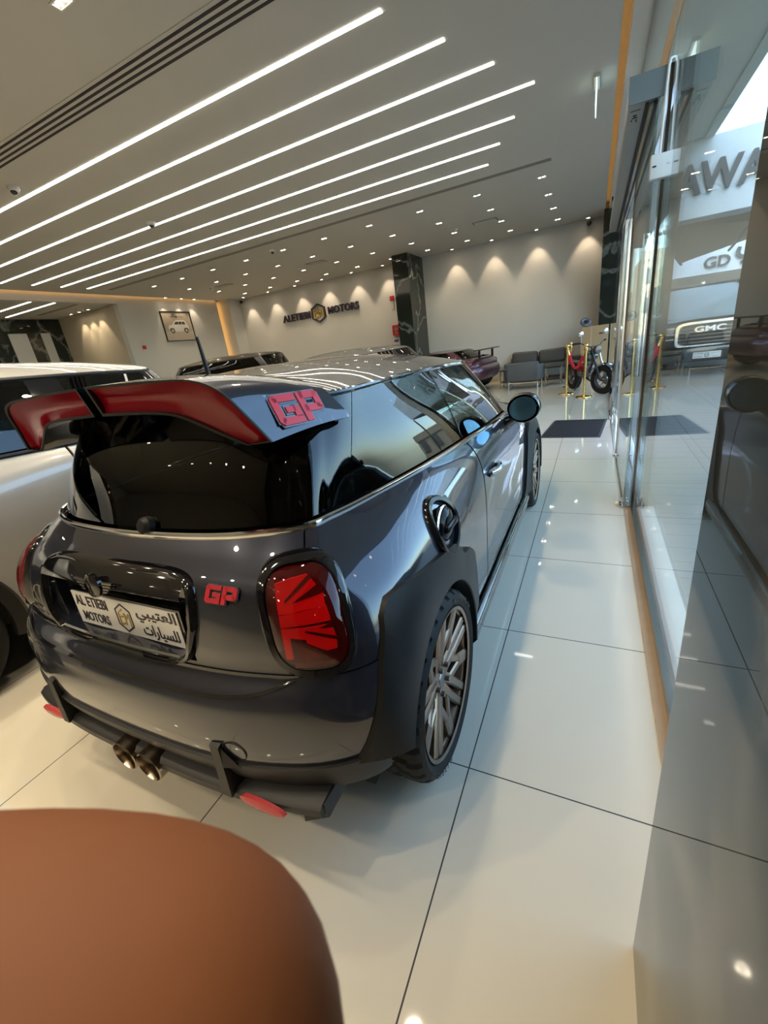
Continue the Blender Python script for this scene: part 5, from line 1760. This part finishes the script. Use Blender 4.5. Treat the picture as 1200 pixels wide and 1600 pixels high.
mb = MB(); add_text(mb, 'GMC', (-.30, -.046, 0.95), (1, 0, 0), (0, 0, 1), (0, -1, 0), .60, .13, .03, .03); mb.build('lettering', 'chrome', gr, smooth=False)
mb = MB(); mb.box((-1.0, -.10, .35), (1.0, .1, .64), 0.05); bp_ = mb.build('front_bumper', 'black_paint', tk)
mb = MB(); mb.box((-.27, -.115, .36), (.27, -.10, .50)); mb.build('number_plate', 'white_plate', bp_, smooth=False)
mb = MB(); add_text(mb, 'AL ETIEBI', (-.25, -.116, .455), (1, 0, 0), (0, 0, 1), (0, -1, 0), .17, .03, .002); add_text(mb, AR_NAME, (.08, -.116, .45), (1, 0, 0), (0, 0, 1), (0, -1, 0), .17, .035, .002); add_text(mb, 'MOTORS', (-.25, -.116, .38), (1, 0, 0), (0, 0, 1), (0, -1, 0), .16, .03, .002); add_text(mb, AR_CARS, (.09, -.116, .375), (1, 0, 0), (0, 0, 1), (0, -1, 0), .15, .035, .002)
ring_prism(mb, hexagon(0, .43, .09, .12), hexagon(0, .43, .07, .095), (0, -.116, 0), (1, 0, 0), (0, 0, 1), (0, -1, 0), 0, .002); em_letters(mb, (0, -.116, .43), (1, 0, 0), (0, 0, 1), (0, -1, 0), .06, .07, .002); mb.build('plate_print', 'ink', bp_, smooth=False)
mb = MB(); mb.box((-.92, -.04, .28), (.92, .3, .44), 0.04); mb.build('skid_plate', 'matte_black', tk)
for wy in (0.95, 4.4):
    for sx in (-1, 1):
        wheel(tk, (sx * 1.0, wy, .40), sx, .40, .27, .26, 6, 'steel', False)
mb = MB(); mb.box((-.04, 2.5, 2.05), (.04, 2.6, 2.13), 0.01); mb.build('roof_marker', 'chrome', tk)

# ------------------------------------------------------------------ outside
mb = MB(); mb.box((0.36, -4, -0.16), (3.2, 10.2, -0.04)); struct(mb, 'paving', 'paver', smooth=False)
mb = MB(); mb.box((0.36, 10.2, -0.3), (60, 120, -0.10)); mb.box((3.2, -60, -0.3), (60, 10.2, -0.10)); mb.box((-40, 14.4, -0.3), (0.36, 120, -0.1)); struct(mb, 'street_ground', 'asphalt', smooth=False)
mb = MB(); mb.box((0.36, 0.69, CZ), (1.53, 22, CZ + 0.35)); mb.box((1.40, 0.69, CZ - 0.02), (1.53, 22, CZ)); struct(mb, 'soffit', 'soffit', smooth=False)
mb = MB(); mb.box((-17, -7, 4.32), (1.53, 22, 10.5)); struct(mb, 'added_sun_block', 'building2', smooth=False)  # unseen block added above the room to keep sun off the frontage
t = thing('shop_sign', 'pale blue sign board with large grey letters outside the glass', 'sign', (0, 9.80, 0))
mb = MB(); mb.box((0.95, 0.0, 2.78), (4.4, 0.35, 3.87), 0.015); mb.build('board', 'fascia', t)
mb = MB(); add_text(mb, 'AWA', (1.07, -0.03, 3.10), (1, 0, 0), (0, 0, 1), (0, -1, 0), 1.20, 0.44, 0.03, 0.03); mb.build('lettering', 'sign_letter', t, smooth=False)
t = thing('carport', 'sand coloured shade canopy under the pale blue sign', 'canopy', (0, 0, 0))
mb = MB()
top = [(0.9, 10.3, 2.78), (4.6, 10.3, 2.78), (4.8, 15.5, 3.15), (1.9, 14.5, 2.50)]
mb.add(top + [(x, y, z + 0.06) for x, y, z in top], [(0, 1, 2, 3), (4, 5, 6, 7), (0, 1, 5, 4), (1, 2, 6, 5), (2, 3, 7, 6), (3, 0, 4, 7)])
mb.build('cloth', 'sail', t, smooth=False)
mb = MB(); mb.tube([(0.95, 10.35, 2.76), (1.9, 14.5, 2.47)], .035, 8); mb.tube([(2.4, 10.35, 2.75), (2.9, 14.7, 2.62)], .03, 8); mb.build('beam', 'engine', t)
for q in ((4.7, 10.4, 2.78), (4.75, 16.3, 2.9)):
    mb = MB(); mb.tube([(q[0], q[1], -0.1), q], .05, 10); mb.build('post', 'engine', t)
t = thing('shop_sign', 'white sign board with grey latin and arabic letters behind the pickup', 'sign', (0, 17.0, 0))
mb = MB(); mb.box((1.9, 0.0, 2.28), (6.5, 0.2, 3.05)); mb.build('board', 'fascia', t, smooth=False)
mb = MB(); add_text(mb, 'GD', (2.80, -0.03, 2.42), (1, 0, 0), (0, 0, 1), (0, -1, 0), .62, .30, .03, .02); mb.build('latin_lettering', 'sign_letter', t, smooth=False)
mb = MB(); add_text(mb, '\ufef2', (3.52, -0.03, 2.40), (1, 0, 0), (0, 0, 1), (0, -1, 0), .62, .46, .03, .02); mb.build('arabic_lettering', 'sign_letter', t, smooth=False)
def building(label, a, b, m, rows, cols):
    t = thing('building', label, 'building', ((a[0] + b[0]) / 2, a[1], -0.1))
    ox, oy = (a[0] + b[0]) / 2, a[1]
    mb = MB(); mb.box((a[0] - ox, 0, 0), (b[0] - ox, b[1] - oy, b[2]))
    mb.box((a[0] - ox - .1, -.1, b[2] - .3), (b[0] - ox + .1, .3, b[2] + .3)); mb.build('walls', m, t, smooth=False)
    for r in range(rows):
        for q in range(cols):
            w = (b[0] - a[0]) / cols
            x = a[0] - ox + (q + .5) * w
            z = 1.6 + r * (b[2] - 1.5) / rows
            mb = MB(); mb.box((x - w * .25, -.06, z), (x + w * .25, 0.02, z + 1.1)); mb.build('window', 'bwin', t, smooth=False)
building('tall sand coloured building far outside beside the steel post', (3.0, 42, 0), (4.75, 50, 5.6), 'building', 2, 2)
building('low sand coloured building behind the tall one', (4.9, 46, 0), (9, 56, 4.6), 'building', 1, 5)
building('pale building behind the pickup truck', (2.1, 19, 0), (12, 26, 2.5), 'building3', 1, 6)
building('pale building closing the far end of the street', (-8, 70, 0), (4.0, 80, 4.0), 'building', 1, 5)

# ------------------------------------------------------------------ seating corner
t = thing('doormat', 'charcoal ribbed doormat inside the glass doors', 'doormat', (-0.20, 6.65, 0), math.radians(-5))
mb = MB(); mb.box((-.375, -.595, 0.0), (.375, .595, .008), 0.003); mb.build('edge', 'mat_edge', t)
mb = MB()
for k in range(40):
    y = -.555 + k * .0285
    mb.box((-.345, y, .008), (.345, y + .018, .012))
mb.build('ribs', 'mat_rubber', t, smooth=False)

t = thing('sofa', 'low dark leather two-seat sofa against the back wall', 'sofa', (-1.48, 13.62, 0))
mb = MB(); mb.box((-.78, -.42, .14), (.78, .40, .34), 0.03); mb.build('base', 'leather2', t)
for sx in (-1, 1):
    mb = MB(); mb.box((sx * .82 - .06, -.44, .08), (sx * .82 + .06, .42, .56), 0.03); mb.build('armrest', 'leather2', t)
    mb = MB(); mb.box((sx * .385 - .37, -.44, .33), (sx * .385 + .37, .22, .46), 0.05); mb.build('seat_cushion', 'leather', t)
    mb = MB(); mb.box((-.37, -.09, -.20), (.37, .09, .20), 0.075, Matrix.Translation((sx * .385, .24, .62)) @ Matrix.Rotation(math.radians(-14), 4, 'X') @ Matrix.Rotation(math.radians(sx * -2.0), 4, 'Y')); mb.build('back_cushion', 'leather', t)
mb = MB(); mb.box((-.80, .32, .14), (.80, .42, .66), 0.03); mb.build('backrest', 'leather2', t)
for x in (-.8, .8):
    for y in (-.38, .36):
        mb = MB(); mb.box((x - .02, y - .02, 0), (x + .02, y + .02, .15)); mb.build('leg', 'steel', t, smooth=False)
t = thing('armchair', 'grey leather armchair on steel legs with its back to the car', 'armchair', (-1.60, 11.95, 0), math.radians(-4))
mb = MB(); mb.box((-.39, -.34, .20), (.39, -.24, .66), 0.035); mb.build('backrest', 'leather2', t)
mb = MB(); mb.box((-.32, -.26, .22), (.32, .36, .42), 0.05); mb.build('seat', 'leather', t)
for sx in (-1, 1):
    mb = MB(); mb.box((sx * .365 - .045, -.26, .20), (sx * .365 + .045, .36, .56), 0.03); mb.build('armrest', 'leather2', t)
    mb = MB(); mb.tube([(sx * .36, -.30, .20), (sx * .36, -.30, .012), (sx * .36, .30, .012), (sx * .36, .30, .20)], .012, 8); mb.build('leg', 'steel', t)
mb = MB(); mb.tube([(-.36, -.30, .16), (.36, -.30, .16)], .010, 8); mb.build('stretcher', 'steel', t)
for (x, y, lab, w, d) in ((-.93, 12.35, 'small dark side table with steel frame right of the armchair', .20, .26), (-2.18, 12.45, 'small dark side table with steel frame left of the armchair', .12, .26)):
    t = thing('side_table', lab, 'table', (x, y, 0))
    mb = MB(); mb.box((-w, -d, .44), (w, d, .47), 0.005); mb.build('tabletop', 'black', t)
    for sx in (-1, 1):
        for sy in (-1, 1):
            mb = MB(); mb.box((sx * (w - .02) - .015, sy * (d - .02) - .015, 0), (sx * (w - .02) + .015, sy * (d - .02) + .015, .44)); mb.build('leg', 'steel', t, smooth=False)
    mb = MB(); mb.box((-w + .02, -d + .02, .14), (w - .02, d - .02, .16)); mb.build('shelf', 'black', t, smooth=False)

# boxes and disc
t = thing('cardboard_box', 'tall brown cardboard box standing behind the motorcycle, lower of two', 'box', (0.0, 13.0, 0))
mb = MB(); mb.box((-.33, -.2, 0), (.30, .25, .66), 0.006); mb.build('carton', 'cardboard', t)
mb = MB(); mb.box((-.03, -.204, .0), (.03, -.2, .66)); mb.build('tape', 'tape', t, smooth=False)
t = thing('cardboard_box', 'brown cardboard box with a dark hand hole, stacked on another box', 'box', (0.0, 13.0, 0.66))
mb = MB(); mb.box((-.33, -.2, 0), (.30, .25, .63), 0.006); mb.build('carton', 'cardboard', t)
mb = MB(); mb.box((-.10, -.204, .0), (-.085, -.2, .63)); mb.build('tape', 'tape', t, smooth=False)
mb = MB(); mb.prism(rr_loop(.10, .035, 2.5, 20, .13, .44), (0, -.2, 0), (1, 0, 0), (0, 0, 1), (0, -1, 0), -.01, .003); mb.build('hand_hole', 'black', t, smooth=False)
t = thing('round_hub_cover', 'grey ring shaped disc leaning on top of the cardboard boxes', 'disc', (-0.24, 12.93, 1.31))
mb = MB(); mb.lathe([(.05, .02), (.09, .035), (.13, .02), (.135, 0), (.12, -.02), (.06, -.01)], (0, 0, .09), (0.25, -.75, .62), 32); mb.build('ring', 'badge_grey', t)
mb = MB(); mb.lathe([(0, .01), (.055, .012), (.06, -.005)], (0, 0, .09), (0.25, -.75, .62), 24); mb.build('centre', 'black', t)

# rope posts
def stanchion(x, y, lab):
    t = thing('rope_post', lab, 'barrier post', (x, y, 0), 0, 'brass rope posts')
    mb = MB(); mb.lathe([(0, 0.0), (.15, 0.0), (.155, .01), (.15, .022), (.06, .035), (.03, .05), (0.0, .05)], (0, 0, 0), (0, 0, 1), 36); mb.build('base', 'gold', t)
    mb = MB(); mb.lathe([(.024, .04), (.024, .88), (.036, .89), (.036, .93), (.022, .94), (.02, .95)], (0, 0, 0), (0, 0, 1), 20); mb.build('pole', 'gold', t)
    mb = MB(); mb.lathe([(.0, .945)] + [(.042 * math.sin(a), .985 - .042 * math.cos(a)) for a in span(.4, PI, 10)], (0, 0, 0), (0, 0, 1), 20); mb.build('finial', 'gold', t)
SP = [(-.51, 10.20), (-.15, 9.60), (-.50, 11.40), (.22, 10.3)]
stanchion(*SP[0], 'brass rope post at the left corner in front of the motorcycle')
stanchion(*SP[1], 'brass rope post nearest the doormat')
stanchion(*SP[2], 'brass rope post behind the motorcycle, nearest the sofa')
def rope(a, b, sag, lab):
    t = thing('barrier_rope', lab, 'rope', (a[0], a[1], 0), 0, 'red barrier ropes')
    d = V((b[0] - a[0], b[1] - a[1], 0)); u = d.normalized()
    P = []
    for i in range(25):
        s_ = i / 24
        p = u * .045 + (d - u * .09) * s_
        P.append((p.x, p.y, .90 - sag * 4 * s_ * (1 - s_)))
    mb = MB(); mb.tube(P[2:-2], .030, 12); mb.build('velvet', 'rope', t)
    mb = MB(); mb.tube(P[:3], .018, 8); mb.build('end_hook', 'gold', t)
    mb = MB(); mb.tube(P[-3:], .018, 8); mb.build('end_hook', 'gold', t)
rope(SP[0], SP[1], .34, 'red velvet rope hanging across the front of the motorcycle')
rope(SP[0], SP[2], .30, 'red velvet rope along the sofa side of the motorcycle')

# motorcycle
mo = thing('motorcycle', 'small teal motorcycle with wide handlebars behind the red ropes', 'motorcycle', (-.14, 10.47, 0), math.radians(24))
# local: front wheel at -y
def mwheel(y, R, w, name):
    mb = MB(); mb.lathe([(R - .11, -w * .4), (R - .05, -w * .5), (R - .015, -w * .42), (R, -w * .15), (R, w * .15), (R - .015, w * .42), (R - .05, w * .5), (R - .11, w * .4)], (0, y, R), (1, 0, 0), 48)
    k = mb.build(name, 'rubber', mo)
    mb = MB(); mb.lathe([(R - .112, -w * .4), (R - .13, -.02), (R - .13, .02), (R - .112, w * .4)], (0, y, R), (1, 0, 0), 40)
    for i in range(10):
        a = i * PI / 5
        mb.tube([(.03 * (-1) ** i, y + .03 * math.cos(a), R + .03 * math.sin(a)), (0, y + (R - .125) * math.cos(a + .2), R + (R - .125) * math.sin(a + .2))], .007, 6)
    mb.lathe([(.0, -.06), (.035, -.06), (.035, .06), (.0, .06)], (0, y, R), (1, 0, 0), 16)
    mb.build('rim', 'engine', k)
    mb = MB(); mb.lathe([(.05, .075), (.105, .075), (.105, .082), (.05, .082)], (0, y, R), (1, 0, 0), 28); mb.build('brake_disc', 'disc', k)
mwheel(-.64, .285, .15, 'wheel'); mwheel(.62, .28, .16, 'wheel')
for sx in (-.085, .085):
    mb = MB(); mb.tube([(sx, -.64, .285), (sx, -.50, .62)], .026, 10); mb.tube([(sx, -.50, .60), (sx, -.38, .92)], .020, 10); mb.build('fork_leg', 'black' if sx < 0 else 'steel', mo)
mb = MB(); mb.grid([[(x, -.64 + .325 * math.cos(a), .285 + .325 * math.sin(a) - abs(x) * .2) for x in (-.075, -.04, 0, .04, .075)] for a in span(math.radians(35), math.radians(150), 14)]); mb.build('front_fender', 'steel', mo)
g = [[(r * math.cos(a) * 1.0, y, .74 + zz + r * .85 * math.sin(a)) for a in span(0, 2 * PI, 17)] for y, r, zz in ((-.34, .02, .0), (-.31, .10, .0), (-.20, .135, .01), (-.05, .14, .0), (.08, .11, -.02), (.16, .06, -.04), (.17, .01, -.05))]
mb = MB(); mb.grid(g); mb.build('fuel_tank', 'teal_paint', mo)
mb = MB(); mb.box((-.11, .12, .68), (.11, .62, .76), 0.035); mb.build('seat', 'leather', mo)
mb = MB(); mb.box((-.10, -.18, .32), (.10, .16, .56), 0.03); mb.lathe([(.06, -.14), (.075, -.1), (.075, .1), (.06, .14)], (0, .08, .40), (1, 0, 0), 20, True, True)
for k in range(6):
    mb.box((-.085, -.17 + k * .002, .54 + k * .02), (.085, -.03, .552 + k * .02))
mb.build('engine', 'engine', mo)
mb = MB(); mb.tube([(0, -.36, .86), (0, -.28, .60), (0, -.1, .30), (0, .2, .30), (0, .35, .45)], .025, 8); mb.tube([(0, .62, .28), (0.08, .3, .36), (0.08, .15, .40)], .02, 8); mb.tube([(0, .1, .66), (0, .70, .66)], .02, 8); mb.build('chassis', 'black', mo)
mb = MB(); mb.tube([(-.42, -.24, 1.02), (-.30, -.30, 1.02), (-.12, -.38, .93), (.12, -.38, .93), (.30, -.30, 1.02), (.42, -.24, 1.02)], .013, 8); hb = mb.build('handlebar', 'black', mo)
for sx in (-1, 1):
    mb = MB(); mb.tube([(sx * .31, -.295, 1.02), (sx * .43, -.235, 1.02)], .019, 10); mb.build('grip', 'rubber', hb)
    mb = MB(); mb.tube([(sx * .28, -.31, 1.02), (sx * .32, -.33, 1.14)], .007, 6); mb.lathe([(0, .012), (.055, .010), (.06, 0), (.05, -.02), (0, -.03)], (sx * .32, -.33, 1.19), (0, 1, .1), 20); mb.build('mirror', 'chrome', hb)
mb = MB(); mb.lathe([(0, .02), (.075, .01), (.085, -.01), (.07, -.08), (.03, -.11)], (0, -.48, .86), (0, -1, .05), 24); mb.build('headlamp', 'lamp_clear', mo)
mb = MB(); mb.tube([(.08, -.16, .42), (.11, -.2, .25), (.12, 0, .20), (.14, .3, .26), (.15, .72, .38)], [.02, .022, .024, .04, .042], 12); mb.build('exhaust', 'steel', mo)
mb = MB(); mb.grid([[(x, .62 + .32 * math.cos(a), .28 + .32 * math.sin(a)) for x in (-.08, 0, .08)] for a in span(math.radians(20), math.radians(120), 10)]); mb.build('rear_fender', 'teal_paint', mo)
mb = MB(); mb.tube([(-.08, .1, .28), (-.18, .14, .02)], .012, 8); mb.build('side_stand', 'black', mo)
mb = MB(); mb.box((-.16, -.1, .44), (-.09, .12, .60), 0.02); mb.box((.09, -.1, .44), (.16, .12, .60), 0.02); mb.build('side_cover', 'red', mo)

PIV = Matrix.Translation((0, -.42, 0)) @ Matrix.Rotation(math.radians(22), 4, 'Z') @ Matrix.Translation((0, .42, 0))
for o_ in list(mo.children):
    k_ = o_.name.split('.')[0]
    if k_ in ('fork_leg', 'front_fender', 'handlebar') or (k_ == 'headlamp') or (k_ == 'wheel' and o_.data.vertices[0].co.y < 0):
        o_.matrix_local = PIV

# ------------------------------------------------------------------ finger in front of the lens
def cs(x, y, d):
    """point by its offsets right, up and forward of the camera"""
    return V((0, 0, CAM_H)) + CR * x + CU * y + CF * d


DF = 0.030
hand = bpy.data.meshes.new('hand')
J = [  # skeleton joints: right, up, forward, radius
    (-.150, -.060, -.020, .024),      # 0 wrist
    (-.105, -.050, -.006, .024),      # 1 palm
    (-.075, -.044, .016, .0185),       # 2 index knuckle
    (-.034, -.0395, .0290, .0180),    # 3
    (0.0, -.0440, .0300, .0185),   # 4 index tip
    (-.075, -.066, .000, .014), (-.050, -.078, -.004, .011), (-.052, -.082, -.026, .010), (-.066, -.080, -.036, .009),
    (-.082, -.086, -.006, .013), (-.060, -.098, -.010, .0105), (-.062, -.100, -.032, .0095), (-.076, -.097, -.040, .0085),
    (-.092, -.102, -.012, .012), (-.074, -.113, -.016, .0095), (-.075, -.114, -.034, .0085), (-.086, -.110, -.042, .008),
    (-.100, -.030, -.020, .015), (-.078, -.014, -.026, .0125), (-.060, -.006, -.030, .011),
    (-.210, -.090, -.060, .030), (-.300, -.150, -.130, .036),
]
E_ = [(0, 1), (1, 2), (2, 3), (3, 4), (1, 5), (5, 6), (6, 7), (7, 8), (1, 9), (9, 10), (10, 11), (11, 12), (1, 13), (13, 14), (14, 15), (15, 16), (1, 17), (17, 18), (18, 19), (0, 20), (20, 21)]
hand.from_pydata([tuple(cs(*j[:3])) for j in J], E_, [])
ho = bpy.data.objects.new('person', hand)
COL.objects.link(ho)
hand.materials.append(M['skin'])
sk = ho.modifiers.new('skin', 'SKIN')
lay = hand.skin_vertices[0].data
for i, j in enumerate(J):
    lay[i].radius = (j[3], j[3])
    lay[i].use_root = (i == 0)
sub = ho.modifiers.new('smooth', 'SUBSURF')
sub.levels = sub.render_levels = 3
bpy.context.view_layer.update()
dg = bpy.context.evaluated_depsgraph_get()
me2 = bpy.data.meshes.new_from_object(ho.evaluated_get(dg))
ho.modifiers.clear()
ho.data = me2
for p_ in me2.polygons:
    p_.use_smooth = True
tag(ho, 'person\'s out of focus brown fingertip over the lower left of the view', 'person')
